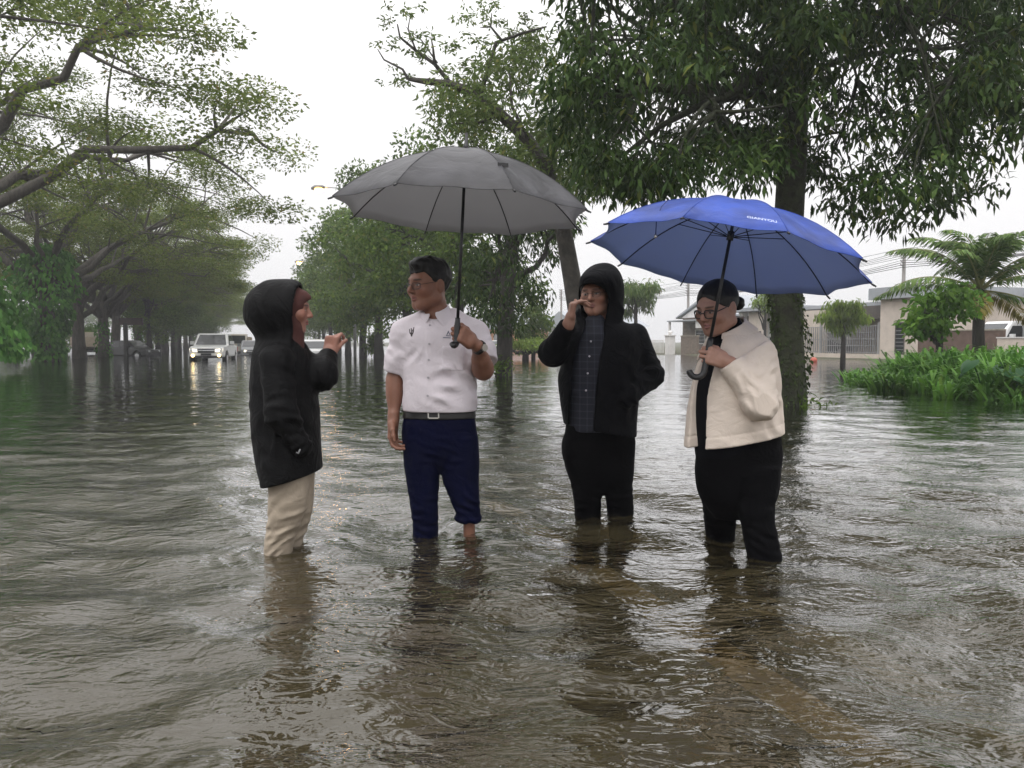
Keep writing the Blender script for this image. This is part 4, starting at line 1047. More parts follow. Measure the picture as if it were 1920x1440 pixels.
def umbrella(label, rimc, axis, ref, N, Rr, Hh, out_m, in_m, grip, hook, hook_dir, ferrule, phase, text=None):
    ax = nrm(axis); ux = nrm(np.asarray(ref) - ax * np.dot(ref, ax)); uy = np.cross(ax, ux); rimc = np.asarray(rimc, float)
    base = rimc + ax * np.dot(grip - rimc, ax)
    root = empty('umbrella', tuple(base), label, 'umbrella')
    wl = lambda r, th, z: rimc + ux * (r * math.cos(th)) + uy * (r * math.sin(th)) + ax * z - base
    prof = lambda t: Hh * (1 - .38 * t - .62 * t ** 2.6)         # t = r / R, height over the rim plane
    nr, na = 14, 10; st = 2 * math.pi / N
    for k in range(N):
        V = []; 
        for side in (0, 1):
            for i in range(nr + 1):
                t = i / nr
                for j in range(na + 1):
                    s = j / na; th = phase + (k + s) * st; bulge = 4 * s * (1 - s)
                    ch = math.cos(st / 2) / math.cos((s - .5) * st)               # straight chord between ribs
                    rr = Rr * t * (1 + (ch - 1) * (.25 + .75 * t)) * (1 - .050 * bulge * t ** 5)
                    z = prof(t) - .020 * bulge * t * (1.0 - t ** 3) + .004 * math.sin(9 * s + 5 * t + k) * t * t * bulge
                    z -= side * .0025
                    V.append(wl(rr, th, z))
        m_ = (nr + 1) * (na + 1); F = []; 
        for i in range(nr):
            for j in range(na):
                a = i * (na + 1) + j; F.append((a, a + na + 1, a + na + 2, a + 1))
        F2 = [tuple(q + m_ for q in f[::-1]) for f in F]
        rim = [(nr * (na + 1) + j, nr * (na + 1) + j + m_, nr * (na + 1) + j + 1 + m_, nr * (na + 1) + j + 1) for j in range(na)]
        me = mesh_np('canopy_panel', V, F + F2 + rim); me.materials.append(out_m); me.materials.append(in_m)
        me.polygons.foreach_set('material_index', [0] * len(F) + [1] * len(F2) + [0] * len(rim))
        bm = bmesh.new(); bm.from_mesh(me); bm.to_mesh(me); bm.free()
        obj('canopy_panel', me, None, root)
    run = -.16
    for k in range(N):                                        # stitched seams over the ribs
        th = phase + k * st; b = MB(); b.tube([wl(Rr * t, th, prof(t) + .0012) for t in np.linspace(.03, 1.0, 12)], .0016, 5); b.build('seam', out_m, root, True)
    for k in range(N):
        th = phase + k * st; b = MB()
        b.tube([wl(Rr * t, th, prof(t) - .0075) for t in np.linspace(.02, 1.0, 12)] + [wl(Rr * 1.015, th, -.012)], .0026, 5)
        ro = b.build('rib', blk_metal, root, True)
        b = MB(); b.tube([wl(.02, th, prof(0) + run), wl(Rr * .48, th, prof(.48) - .012)], .0022, 5); b.build('stretcher', blk_metal, ro, True)
        b = MB(); b.tube([wl(Rr * 1.0, th, -.004), wl(Rr * 1.03, th, -.014)], .0042, 6); b.build('rib_tip', blk_plastic, ro, True)
    b = MB(); L0 = np.dot(grip - rimc, ax) + .05
    b.tube([wl(0, 0, L0), wl(0, 0, Hh)], .0075, 10); b.build('shaft', blk_metal, root, True)
    b = MB(); b.tube([wl(0, 0, Hh - .01), wl(0, 0, Hh + .012), wl(0, 0, Hh + ferrule * .3), wl(0, 0, Hh + ferrule)], [.016, .014, .0085, .007], 10); b.build('ferrule', blk_plastic, root, True)
    b = MB(); b.tube([wl(0, 0, Hh + run - .02), wl(0, 0, Hh + run + .02)], .016, 12); b.build('runner', blk_plastic, root, True)
    b = MB(); hd = nrm(np.asarray(hook_dir) - ax * np.dot(hook_dir, ax)); pts = []; rad = []
    for t in np.linspace(.07, -hook[0], 8): pts.append(ax * t); rad.append(.0125 if t > .05 else .0145)
    for q in np.linspace(0, hook[2], 12)[1:]:
        pts.append(ax * (-hook[0]) + hd * hook[1] * (1 - math.cos(q)) - ax * hook[1] * math.sin(q)); rad.append(.0145)
    b.tube(pts, rad, 10); b.build('handle', blk_plastic, root, True)
    return root, wl, prof

sh = P2[3]; gp = P2[2]
grey_out = fabric('dark_grey_umbrella_cloth', (.060, .060, .067), .30, .40, .32, (.5, .49, .5)); grey_in = fabric('grey_umbrella_lining', (.30, .295, .30), .60, .6, .06, (.8, .8, .8))
c_ = at(861, 400, 3.62); c_[2] = CAMZ + .605
axg = nrm([.050, .025, 1.0])
U1, wl1, pf1 = umbrella('wide dark grey umbrella held up by the man in the white shirt', gp + axg * ((c_[2] - gp[2]) / axg[2]), axg, (1, 0, 0), 8, .605, .30,
                        grey_out, grey_in, gp, (.035, .026, 2.4), (-.35, -.9, 0), .072, R(23))
b = MB(); q = wl1(.46, R(-66), pf1(.46 / .605) + .006); q2 = wl1(.50, R(-60), pf1(.50 / .605) + .006)
b.prism([q + np.array(d) for d in ((-.022, 0, -.008), (.022, 0, -.013), (.022, 0, .004), (-.022, 0, .008))], (0, -.004, 0), (0, .002, 0)); b.build('strap_tab', blk_plastic, U1)

sh4 = P4[3]; gp4 = P4[2]
blue_out = fabric('blue_umbrella_cloth', (.026, .075, .40), .28, .42, .30, (.30, .38, .66)); blue_in = fabric('slate_blue_umbrella_lining', (.22, .255, .37), .60, .55, .05, (.7, .75, .85))
axb = nrm([.205, .095, 1.0])
U2, wl2, pf2 = umbrella('bright blue umbrella held by the woman in the cream jacket', gp4 + axb * ((CAMZ + .372 - gp4[2]) / axb[2]), axb, (1, 0, 0), 10, .635, .28,
                        blue_out, blue_in, gp4, (.085, .034, 2.9), (-.95, .1, 0), .0, R(23.5))
b = MB(); q0 = wl2(.46, R(-141), pf2(.46 / .635) + .004)
pts = [q0, q0 + np.array([-.03, -.03, -.03]), q0 + np.array([-.055, -.05, -.085]), q0 + np.array([-.058, -.052, -.15])]
b.tube(pts, .0022, 5); st_ = b.build('strap_cord', mat('navy_cord', (.012, .025, .12), .7), U2, True)
b = MB(); b.tube([pts[-1], pts[-1] + np.array([0, 0, -.014])], .006, 8); b.build('snap', buckle_m, st_, True)
# lettering printed on one panel, laid on the cloth
def print_text(txt, root, wl, prof, Rr, th0, r0, size, m, flip=1):
    cu = bpy.data.curves.new('lettering', 'FONT'); cu.body = txt; cu.size = size; cu.align_x = 'CENTER'; cu.resolution_u = 3
    o = bpy.data.objects.new('lettering', cu); COL.objects.link(o)
    dg = bpy.context.evaluated_depsgraph_get(); me = bpy.data.meshes.new_from_object(o.evaluated_get(dg)); bpy.data.objects.remove(o)
    for v in me.vertices:
        x, y = v.co.x * flip, v.co.y * flip
        r = r0 - y; th = th0 + x / r0
        s_ = ((th - phase_b) / (2 * math.pi / 10)) % 1; bul = 4 * s_ * (1 - s_); t = r / Rr
        v.co = Vector(wl(r, th, prof(t) - .020 * bul * t * (1 - t ** 3) + .0035))
    o = obj('lettering', me, m, root); return o
phase_b = R(23.5)
print_text('GIANYOU', U2, wl2, pf2, .635, R(-93), .598, .026, mat('white_print', (.62, .68, .82), .6))
# ---------------------------------------------------------------- trees and plants
bark_dark = mat('wet_dark_bark', (.030, .026, .022), .85, .5, 6, .03, 30, stretch=(3, 3, .5))
bark_grey = mat('grey_bark', (.075, .066, .055), .85, .45, 4, .03, 22, stretch=(3, 3, .6))
def leaf_mesh(name, C, D, U, Ln, W, droop=0.0, seg=2):
    """leaves: C centres (base), D direction, U side vector; all arrays. seg 1: kite of 2 triangles, 2: bent blade of 4"""
    C = np.asarray(C); n = len(C); Ln = np.broadcast_to(Ln, n)[:, None]; W = np.broadcast_to(W, n)[:, None]
    D = D / np.linalg.norm(D, axis=1)[:, None]; U = U - D * (U * D).sum(1)[:, None]; U = U / (np.linalg.norm(U, axis=1)[:, None] + 1e-9)
    if seg == 1:
        V = np.stack([C, C + D * Ln * .45 + U * W * .5, C + D * Ln, C + D * Ln * .45 - U * W * .5], 1).reshape(-1, 3)
        return V, (np.arange(n)[:, None] * 4 + np.arange(4)[None])
    dn = np.array([0, 0, -1.0]); D2 = D + dn * droop; D2 = D2 / np.linalg.norm(D2, axis=1)[:, None]
    M = C + D * Ln * .5; T = M + D2 * Ln * .5
    V = np.stack([C, M + U * W * .5, M - U * W * .5, T], 1).reshape(-1, 3)
    a = np.arange(n)[:, None] * 4
    return V, np.concatenate([a + np.array([[0, 2, 1]]), a + np.array([[1, 2, 3]])])
def leafobj(name, VF, m, parent, o=(0, 0, 0), kind=None):
    V, F = VF; ob = obj(name, mesh_np(name, np.asarray(V) - np.asarray(o), F, False), m, parent)
    if kind: ob['kind'] = kind
    return ob
def bez(a, b, c, n):
    t = np.linspace(0, 1, n)[:, None]; return (1-t)**2*np.asarray(a) + 2*t*(1-t)*np.asarray(b) + t*t*np.asarray(c)
def unit(rg, n):
    v = rg.normal(size=(n, 3)); return v / np.linalg.norm(v, axis=1)[:, None]
def grow_wood(mb, trunk, trad, clumps, rg, nlimb, limb_r, arch=.4, t0=.55, sub_r=.03, sides=7):
    """trunk polyline, then limbs to groups of clumps and branchlets to every clump"""
    trunk = np.asarray(trunk, float); mb.tube(trunk, trad, 10)
    C = np.array([c[:3] for c in clumps]); 
    ctr = C[rg.choice(len(C), min(nlimb, len(C)), replace=False)]
    for _ in range(4):
        lab = ((C[:, None] - ctr[None]) ** 2).sum(-1).argmin(1)
        ctr = np.array([C[lab == k].mean(0) if (lab == k).any() else ctr[k] for k in range(len(ctr))])
    seg = np.linalg.norm(np.diff(trunk, axis=0), axis=1); cum = np.concatenate([[0], np.cumsum(seg)]) / seg.sum()
    for k in range(len(ctr)):
        if not (lab == k).any(): continue
        s = t0 + (1 - t0) * rg.random() ** .7; st = np.array([np.interp(s, cum, trunk[:, i]) for i in range(3)])
        r0 = min(limb_r, np.interp(s, cum, trad) * .8); e = ctr[k]
        mid = (st + e) / 2 + np.array([0, 0, arch * np.linalg.norm((e - st)[:2]) * .5]) + rg.normal(size=3) * .08 * np.linalg.norm(e - st)
        L_ = bez(st, mid, e, 9); L_[1:-1] += rg.normal(size=(7, 3)) * .02 * np.linalg.norm(e - st)
        mb.tube(L_, np.linspace(r0, r0 * .25, 9), sides)
        for c in C[lab == k]:
            i = 3 + int(np.argmin(((L_[3:] - c) ** 2).sum(1))); i = max(2, i - int(rg.integers(0, 3))); a = L_[i]; m_ = (a + c) / 2 + rg.normal(size=3) * .1 * np.linalg.norm(c - a) + np.array([0, 0, .06 * np.linalg.norm(c - a)])
            mb.tube(bez(a, m_, c, 6), np.linspace(min(sub_r, r0 * .5), .006, 6), 5, False)
def clump_leaves(rg, clumps, per, flat, hang, ln, wd, shell=.5):
    """leaves scattered through each clump; flat: normals up; hang: how far leaves hang down"""
    Cs, Ds, Us = [], [], []
    for (x, y, z, r, rz) in clumps:
        n = max(6, int(per * (r ** 2)));  v = unit(rg, n) * (rg.random((n, 1)) ** shell)
        Cs.append(np.array([x, y, z]) + v * np.array([r, r, rz]))
        d = unit(rg, n) * np.array([1, 1, flat]) + v * .5; d[:, 2] -= hang * (.5 + rg.random(n)); Ds.append(d)
        u = unit(rg, n) * np.array([1, 1, flat + .15]); Us.append(u)
    C = np.concatenate(Cs); n = len(C)
    return C, np.concatenate(Ds), np.concatenate(Us), ln * rg.uniform(.65, 1.25, n), wd * rg.uniform(.7, 1.2, n)

# ---- rain trees of the left row: three shapes, copied along the row
lm_rain = leaf_mat('rain_tree_leaf', (.075, .115, .020), (.17, .22, .040), (.24, .18, .05), trans=.35)
lm_ivy = leaf_mat('ivy_leaf', (.05, .15, .028), (.13, .30, .06), trans=.3)
lm_dark = leaf_mat('dark_glossy_leaf', (.016, .038, .009), (.052, .092, .018), (.13, .15, .03), rough=.4, trans=.22)
lm_mid = leaf_mat('mid_green_leaf', (.050, .10, .018), (.135, .205, .036), (.16, .17, .04), trans=.3)
lm_pale = leaf_mat('pale_green_leaf', (.07, .11, .032), (.15, .20, .06), (.22, .21, .06), trans=.4)
def rain_tree_parts(seed, rad=10.0, h=12.5):
    rg = np.random.default_rng(seed); clumps = []
    for i in range(128):
        q = rg.uniform(0, 6.28); r = rad * math.sqrt(rg.uniform(.02, 1)) ; z = h * (1 - .42 * (r / rad) ** 2) - rg.random() ** 1.5 * 3.2
        if i > 104: r *= .7; z = rg.uniform(3.6, 7.5) + .1 * r
        clumps.append((r * math.cos(q), r * math.sin(q), z, rg.uniform(.8, 1.6), rg.uniform(.25, .55)))
    mb = MB(); tr = [(0, 0, GZ - .1), (.05, .0, 1.2), (.1, .1, 2.6), (.2, .0, 4.0)]
    grow_wood(mb, tr, [.48, .36, .33, .32], clumps, rg, 11, .20, .35, .6, .06)
    me_w = mb.mesh('trunk', True)
    V, F = leaf_mesh('crown', *clump_leaves(rg, clumps, 400, .35, .15, .14, .062), seg=1)
    return me_w, mesh_np('crown', V, F, False)
def ivy(rg, pts, rad, n, ln=.20):
    pts = np.asarray(pts, float); t = rg.random(n) * (len(pts) - 1); i = t.astype(int); f = (t - i)[:, None]
    c = pts[i] * (1 - f) + pts[i + 1] * f; rr = np.interp(t, np.arange(len(pts)), rad)
    q = rg.uniform(0, 6.28, n); k = rr * (.55 + .5 * rg.random(n)); out_ = np.stack([np.cos(q), np.sin(q), np.zeros(n)], 1)
    lump = 1 + .35 * np.sin(q * 2 + c[:, 2] * 1.7) * np.sin(c[:, 2] * 2.3 + q)
    C = c + out_ * (k * lump)[:, None]; D = out_ * .5 + unit(rg, n) * .6; D[:, 2] -= .9
    return C, D, unit(rg, n), ln * rg.uniform(.6, 1.2, n), ln * .62 * rg.uniform(.7, 1.1, n)
RT = [rain_tree_parts(100 + i) for i in range(3)]
LROW = -10.1
def rain_tree(along, off, kind, rz, sc, label, ivy_h=None, seed=0):
    x, y, _ = rp(along, off); e = empty('rain_tree', (x, y, 0), label, 'tree', 'rain trees along the left side of the road', rz)
    e.scale = (sc, sc, sc)
    w_, c_ = RT[kind]
    obj('trunk', w_, None, e); obj('crown', c_, None, e)
    if ivy_h:
        rg = np.random.default_rng(seed); V, F = leaf_mesh('ivy', *ivy(rg, ivy_h[0], ivy_h[1], ivy_h[2], ivy_h[3]), seg=2, droop=.6)
        leafobj('ivy', (V, F), lm_ivy, e)
for w_, c_ in RT: w_.materials.append(bark_grey); c_.materials.append(lm_rain)
iv1 = ([(0, 0, .1), (0, 0, 1.2), (.0, 0, 2.2), (0, 0, 3.4), (0, 0, 4.8), (.1, 0, 5.6)], [.55, .65, 1.1, 1.45, 1.2, .4], 3800, .30)
iv0 = ([(2.0, 0, .4), (1.6, 0, 1.6), (1.0, 0, 3.0), (.5, 0, 4.6), (.2, 0, 6.2)], [.7, 1.2, 1.3, 1.2, .5], 3200, .26)
ivs = ([(0, 0, -.1), (0, 0, 1.6), (0, 0, 2.6)], [.5, .55, .3], 420, .22)
spots = [(29.5, -10.9, 0, .4, 1.22, 'nearest rain tree at the left edge, ivy hanging down to the water', iv0), (45.3, -10.1, 1, 2.1, 1.08, 'rain tree with two bushy ivy lobes round its trunk, left row', iv1),
         (53.5, -10.3, 2, 4.0, .98, 'rain tree just right of the ivy-lobed one, beside the parked lorry', None), (59, -9.9, 0, 1.2, .95, 'rain tree with green creeper on its trunk beside the parked dark car', ivs),
         (67, -10.4, 1, 5.2, .97, 'rain tree behind the brown signboard post', None), (75, -9.8, 2, 3.1, .93, 'rain tree between the signboard and the silver pickup, creeper-green trunk', ivs)]
_ord = lambda i: ['second', 'third', 'fourth', 'fifth', 'sixth', 'seventh', 'eighth', 'ninth', 'tenth', 'eleventh', 'twelfth'][i]
spots += [(84 + 9.5 * i, -10.1 + .4 * math.sin(i * 2.1), i % 3, i * 1.7, .92 + .05 * math.sin(i), _ord(i) + ' rain tree past the signboard, counting away along the left row', ivs if i % 3 == 0 else None) for i in range(9)]
for i, (al, of, k, rz, sc, lab, iv) in enumerate(spots): rain_tree(al, of, k, rz, sc, lab, iv, 40 + i)

# ---- trees of the right-hand row (median)
def bushy_parts(seed, rad=4.3, z0=1.5, z1=10.4, n=58, per=210, ln=.25, wd=.11, tr=.24):
    rg = np.random.default_rng(seed); clumps = []
    while len(clumps) < n:
        v = unit(rg, 1)[0] * rg.random() ** .4; z = (z0 + z1) / 2 + v[2] * (z1 - z0) / 2
        k = 1 - .35 * max(0, v[2]); x, y = v[0] * rad * k, v[1] * rad * k
        clumps.append((x, y, z, rg.uniform(.8, 1.5), rg.uniform(.45, .8)))
    mb = MB(); grow_wood(mb, [(0, 0, GZ - .1), (.05, .03, 1.0), (-.04, .05, 2.4), (0, 0, 4.5), (0, 0, 6.5)], [tr * 1.4, tr, tr * .9, tr * .75, tr * .4], clumps, rg, 9, .10, .15, .35, .035)
    V, F = leaf_mesh('crown', *clump_leaves(rg, clumps, per, .9, .55, ln, wd), seg=1)
    return mb.mesh('trunk', True), mesh_np('crown', V, F, False)
BT = [bushy_parts(200 + i) for i in range(2)]
for i, (w_, c_) in enumerate(BT): w_.materials.append(bark_dark); c_.materials.append(lm_mid)
for i, (al, of, k, rz, sc) in enumerate([(32, 8.3, 0, 0, .98), (40, 7.6, 1, 1.1, 1.06), (48, 7.3, 0, 2.4, 1.08), (57, 7.5, 1, 3.3, 1.05), (66, 7.4, 0, 4.5, 1.0), (76, 7.6, 1, 5.1, 1.0), (88, 8.0, 0, .7, 1.0), (102, 8.4, 1, 2, 1.0), (118, 9.0, 0, 3, 1.0)]):
    lab = ['leafy green median tree right behind the man in the white shirt', 'leafy green median tree between the hooded woman and the white shirt'][i] if i < 2 else _ord(i - 1) + ' median tree beyond the man in the white shirt, counting away'
    x, y, _ = rp(al, of); e = empty('median_tree', (x, y, 0), lab, 'tree', 'leafy trees along the median', rz); e.scale = (sc, sc, sc)
    obj('trunk', BT[k][0], None, e); obj('crown', BT[k][1], None, e)

for i, (al, of, k, rz, sc) in enumerate([(72, -8.6, 1, .4, .78), (81, -8.9, 0, 1.9, .84), (91, -8.5, 1, 3.0, .80), (102, -8.8, 0, 4.4, .86), (115, -8.6, 1, 5.5, .86), (131, -8.6, 0, .2, .9), (150, -8.5, 1, 2.0, .95)]):
    x, y, _ = rp(al, of); e = empty('roadside_tree', (x, y, 0), _ord(i - 1).replace('twelfth', 'nearest') + ' low leafy tree growing under the rain trees, left roadside', 'tree', 'low trees under the left row', rz); e.scale = (sc * 1.1, sc * 1.1, sc)
    obj('trunk', BT[k][0], None, e); obj('crown', BT[k][1], None, e)

def px_clumps(rg, poly, n, y0, y1, rr, rz, up=0, holes=()):
    """clump centres whose places come from an outline in the photo and a range of distances"""
    poly = np.array(poly, float); o = []
    lo, hi = poly.min(0), poly.max(0)
    def inside(x, y):
        c = False; j = len(poly) - 1
        for i in range(len(poly)):
            if (poly[i][1] > y) != (poly[j][1] > y) and x < (poly[j][0]-poly[i][0])*(y-poly[i][1])/(poly[j][1]-poly[i][1])+poly[i][0]: c = not c
            j = i
        return c
    while len(o) < n:
        x, y = rg.uniform(lo[0], hi[0]), rg.uniform(lo[1], hi[1])
        if not inside(x, y) or any((x-h[0])**2/h[2]**2+(y-h[1])**2/h[3]**2 < 1 for h in holes): continue
        p = at(x, y, rg.uniform(y0, y1)); o.append((p[0], p[1], p[2], rg.uniform(*rr), rg.uniform(*rz)))
    return o
# big dark tree on the right
rg = np.random.default_rng(77); T1 = at(1480, 760, 12.0)
cl1 = px_clumps(rg, [(1030, -60), (1015, 120), (1060, 250), (1110, 330), (1190, 370), (1290, 330), (1360, 330), (1440, 290), (1560, 330), (1640, 390), (1720, 380), (1800, 350), (1880, 290), (1960, 230), (1990, -60)],
                190, 9.6, 14.8, (.36, .66), (.30, .50), holes=[(1250, 190, 26, 30), (1390, 215, 25, 16), (1570, 300, 26, 22), (1790, 130, 20, 16)])
cl1 += px_clumps(rg, [(1130, -420), (1010, -60), (1990, -60), (1850, -420), (1500, -620)], 95, 9.8, 14.6, (.45, .75), (.35, .6))
cl1 += [tuple(at(x, y, 11.3 + .1 * i)) + (.34, .30) for i, (x, y) in enumerate([(1600, 392), (1650, 412), (1700, 405), (1745, 385), (1560, 370), (1850, 345), (1780, 372), (1240, 345), (1545, 320)])]
e = empty('foreground_tree', (T1[0], T1[1], GZ), 'large dark tree with drooping leaves and mossy trunk behind the blue umbrella', 'tree')
mb = MB(); oo = np.array([T1[0], T1[1], GZ])
trk = [at(1476, 800, 12) * (1, 1, 0) + (0, 0, GZ - .1), at(1478, 755, 12), at(1476, 640, 12), at(1474, 540, 12), at(1478, 430, 12.05), at(1484, 320, 12.1), at(1492, 210, 12.15), at(1490, 60, 12.2), at(1500, -140, 12.3), at(1500, -330, 12.3)]
grow_wood(mb, trk, [.34, .285, .24, .225, .22, .215, .19, .15, .10, .05], cl1, rg, 16, .115, .05, .42, .035, 8)
for pts, r0 in (([(1484, 205), (1420, 175), (1330, 190), (1240, 235), (1170, 290)], .085), ([(1490, 180), (1440, 120), (1380, 80), (1330, 30), (1290, -40)], .09), ([(1495, 150), (1580, 110), (1680, 95), (1790, 90), (1880, 60)], .06)):
    L_ = np.array([at(x, y, 12.1 - .25 * i) for i, (x, y) in enumerate(pts)]); mb.tube(L_, np.linspace(r0, r0 * .3, len(L_)), 8)
mb.v = [tuple(np.array(q) - oo) for q in mb.v]
mb.build('trunk', mat('mossy_bark', (.026, .024, .017), .9, .5, 7, .035, 24, col2=(.035, .045, .016)), e, True)
C_, D_, U_, l_, w_ = clump_leaves(rg, cl1, 640, .8, .8, .19, .052, .6)
leafobj('crown', leaf_mesh('crown', C_, D_, U_, l_, w_, .7, 2), lm_dark, e, oo)
tp = np.array([at(1476, 750, 12), at(1476, 640, 12), at(1474, 540, 12), at(1478, 430, 12.05)])
leafobj('creeper', leaf_mesh('creeper', *ivy(rg, tp, [.33, .27, .25, .24], 2600, .075), seg=2, droop=.5), leaf_mat('moss_leaf', (.020, .030, .010), (.055, .085, .022), trans=.15), e, oo)
sp = at(1515, 778, 11.7); n = 160; c = sp + np.random.default_rng(3).normal(size=(n, 3)) * (.16, .12, .08) + (0, 0, .08)
leafobj('sucker_shoots', leaf_mesh('sucker_shoots', c, unit(rg, n) + (0, 0, .4), unit(rg, n), .13, .03, .5, 2), lm_mid, e, oo, 'stuff')

# leaning tree between: trunk behind the hooded man, long bare limb to the upper left
rg = np.random.default_rng(91); T3 = at(1092, 735, 15.6); e = empty('leaning_tree', (T3[0], T3[1], GZ), 'leaning tree behind the hooded man, its long limb reaching to the upper left', 'tree')
oo = np.array([T3[0], T3[1], GZ]); mb = MB()
cl3 = px_clumps(rg, [(800, 190), (880, 130), (980, 60), (1040, 90), (1090, 200), (1110, 330), (1080, 430), (960, 330), (830, 300), (800, 250)], 110, 14.2, 17.8, (.35, .6), (.25, .42), holes=[(1000, 150, 22, 20)])
tips = [(722, 45), (735, 85), (760, 20), (775, 70), (810, 65), (790, 100), (735, 125), (750, 150), (880, 35), (905, 20), (930, 10), (940, 40), (870, 60), (845, 95), (900, 75), (765, 95), (820, 130), (960, 60), (1000, 55), (985, 25)]
clt = [tuple(at(x, y, 15.2 + rg.uniform(-.4, .4))) + (rg.uniform(.13, .24), rg.uniform(.07, .12)) for x, y in tips]
clt += [tuple(at(x + rg.normal() * 22, y + rg.normal() * 14, 15.2 + rg.uniform(-.4, .4))) + (rg.uniform(.10, .18), .07) for x, y in tips for _ in range(2)]
trk = [at(1100, 780, 15.6) * (1, 1, 0) + (0, 0, GZ - .1), at(1092, 720, 15.6), at(1085, 600, 15.6), at(1072, 520, 15.6), at(1058, 440, 15.5), at(1045, 380, 15.4), at(1028, 320, 15.4), at(990, 262, 15.3), at(938, 214, 15.25), at(885, 172, 15.2), at(845, 157, 15.2), at(800, 153, 15.2), at(765, 148, 15.2)]
mb.tube(trk, [.27, .23, .20, .185, .17, .155, .14, .12, .105, .085, .07, .06, .035], 10)
for pts, r0 in (([(845, 157), (815, 120), (780, 95), (750, 70), (745, 45)], .05), ([(765, 148), (755, 130), (720, 112), (708, 92)], .03), ([(815, 120), (812, 90), (808, 70)], .035), ([(900, 180), (930, 80), (980, 62), (1025, 50)], .05), ([(940, 75), (920, 50), (922, 25)], .03), ([(920, 50), (900, 52)], .02),
                ([(780, 95), (765, 55), (770, 25)], .022), ([(820, 118), (790, 75), (760, 50)], .018), ([(885, 172), (845, 175), (815, 172)], .025), ([(990, 262), (960, 200), (955, 130)], .05), ([(1028, 320), (1060, 220), (1075, 120)], .07), ([(1045, 380), (1000, 330), (930, 300), (880, 260)], .06), ([(938, 214), (900, 230), (850, 232)], .04)):
    L_ = np.array([at(x, y, 15.2 + .1 * math.sin(i)) for i, (x, y) in enumerate(pts)]); mb.tube(L_, np.linspace(r0, r0 * .3, len(L_)), 6)
mb.v = [tuple(np.array(q) - oo) for q in mb.v]; mb.build('trunk', mat('grey_mossy_bark', (.060, .054, .046), .9, .5, 6, .03, 26), e, True)
a = clump_leaves(rg, cl3, 340, .7, .6, .16, .05, .6); b_ = clump_leaves(rg, clt, 900, .5, .3, .11, .04, .7)
leafobj('crown', leaf_mesh('crown', *[np.concatenate(q) for q in zip(a, b_)], seg=1), lm_pale, e, oo)

# dark tree with low foliage, second in the median row
rg = np.random.default_rng(93); T2 = at(945, 706, 22.2); e = empty('dark_median_tree', (T2[0], T2[1], GZ), 'dark bushy tree with bare lower trunk beside the umbrella shaft', 'tree'); oo = np.array([T2[0], T2[1], GZ])
cl2 = px_clumps(rg, [(850, 400), (870, 480), (860, 560), (900, 600), (950, 610), (985, 590), (1010, 560), (1040, 540), (1050, 440), (1090, 380), (1150, 330), (1130, 240), (900, 250)], 90, 20.2, 24.2, (.40, .72), (.34, .58), holes=[(1010, 520, 14, 14)])
trk = [(T2[0], T2[1], GZ - .1), at(945, 700, 22.2), at(947, 620, 22.2), at(952, 540, 22.2), at(960, 440, 22.2), at(970, 330, 22.2)]
mb = MB(); grow_wood(mb, trk, [.33, .26, .23, .22, .19, .1], cl2, rg, 12, .10, .1, .3, .035); mb.v = [tuple(np.array(q) - oo) for q in mb.v]
mb.build('trunk', bark_dark, e, True); C_ = clump_leaves(rg, cl2, 330, .8, .9, .22, .06, .6); leafobj('crown', leaf_mesh('crown', *C_, droop=.6, seg=2), lm_dark, e, oo)
n = 260; c = at(935, 698, 22.0) + rg.normal(size=(n, 3)) * (.22, .2, .14) + (0, 0, .16); leafobj('sucker_shoots', leaf_mesh('sucker_shoots', c, unit(rg, n) + (0, 0, .3), unit(rg, n), .16, .05, .4, 2), lm_mid, e, oo, 'stuff')

# ---- small plants
def bush(name, px, py, Y, w_px, h_px, n, ln, wd, m, label, cat='bush', hang=.5, trunk=None, group=None):
    rg = np.random.default_rng(int(px * 7 + py)); c0 = at(px, py, Y); k = Y / FPX; g0 = -.05
    e = empty(name, (c0[0], c0[1], g0), label, cat, group); oo = np.array([c0[0], c0[1], g0]); rw, rh = w_px * k / 2, h_px * k / 2; cl = []
    for i in range(26):
        v = unit(rg, 1)[0] * rg.random() ** .35; cl.append((c0[0] + v[0] * rw * .8, c0[1] + v[1] * rw * .8, c0[2] + v[2] * rh * .8, rw * rg.uniform(.25, .42), rh * rg.uniform(.2, .4)))
    mb = MB(); grow_wood(mb, [(c0[0], c0[1], g0 - .2), (c0[0] + .02, c0[1], g0 + (c0[2] - g0) * .5), (c0[0], c0[1], c0[2])], [rw * .09 + .02, rw * .07 + .015, rw * .04 + .01], cl, rg, 6, rw * .05 + .01, .1, .4, .015, 5)
    mb.v = [tuple(np.array(q) - oo) for q in mb.v]; mb.build('stem', bark_dark, e, True)
    V, F = leaf_mesh('leaves', *clump_leaves(rg, cl, n / (26 * (rw * .34) ** 2), .9, hang, ln, wd, .6), droop=hang, seg=2); leafobj('leaves', (V, F), m, e, oo); return e
lm_lime = leaf_mat('lime_leaf', (.10, .17, .030), (.22, .30, .055), trans=.4)
lm_bright = leaf_mat('bright_strap_leaf', (.05, .14, .022), (.15, .32, .05), (.16, .26, .05), rough=.4, trans=.3)
bush('weeping_tree', 1582, 590, 36, 100, 78, 2600, .34, .075, lm_lime, 'small weeping lime-green tree standing before the cream house', 'tree', 1.6)
bush('spiky_palm_shrub', 1192, 552, 44, 92, 88, 2200, .42, .07, leaf_mat('palm_shrub_leaf', (.06, .11, .03), (.14, .20, .06), (.24, .20, .09), trans=.3), 'tall shrub with drooping spiky leaves right of the hooded man', 'shrub', 1.2)
bush('round_bush', 1000, 612, 46, 86, 110, 3200, .24, .10, lm_mid, 'rounded green bush between the dark trunk and the hooded man', 'bush', .5)
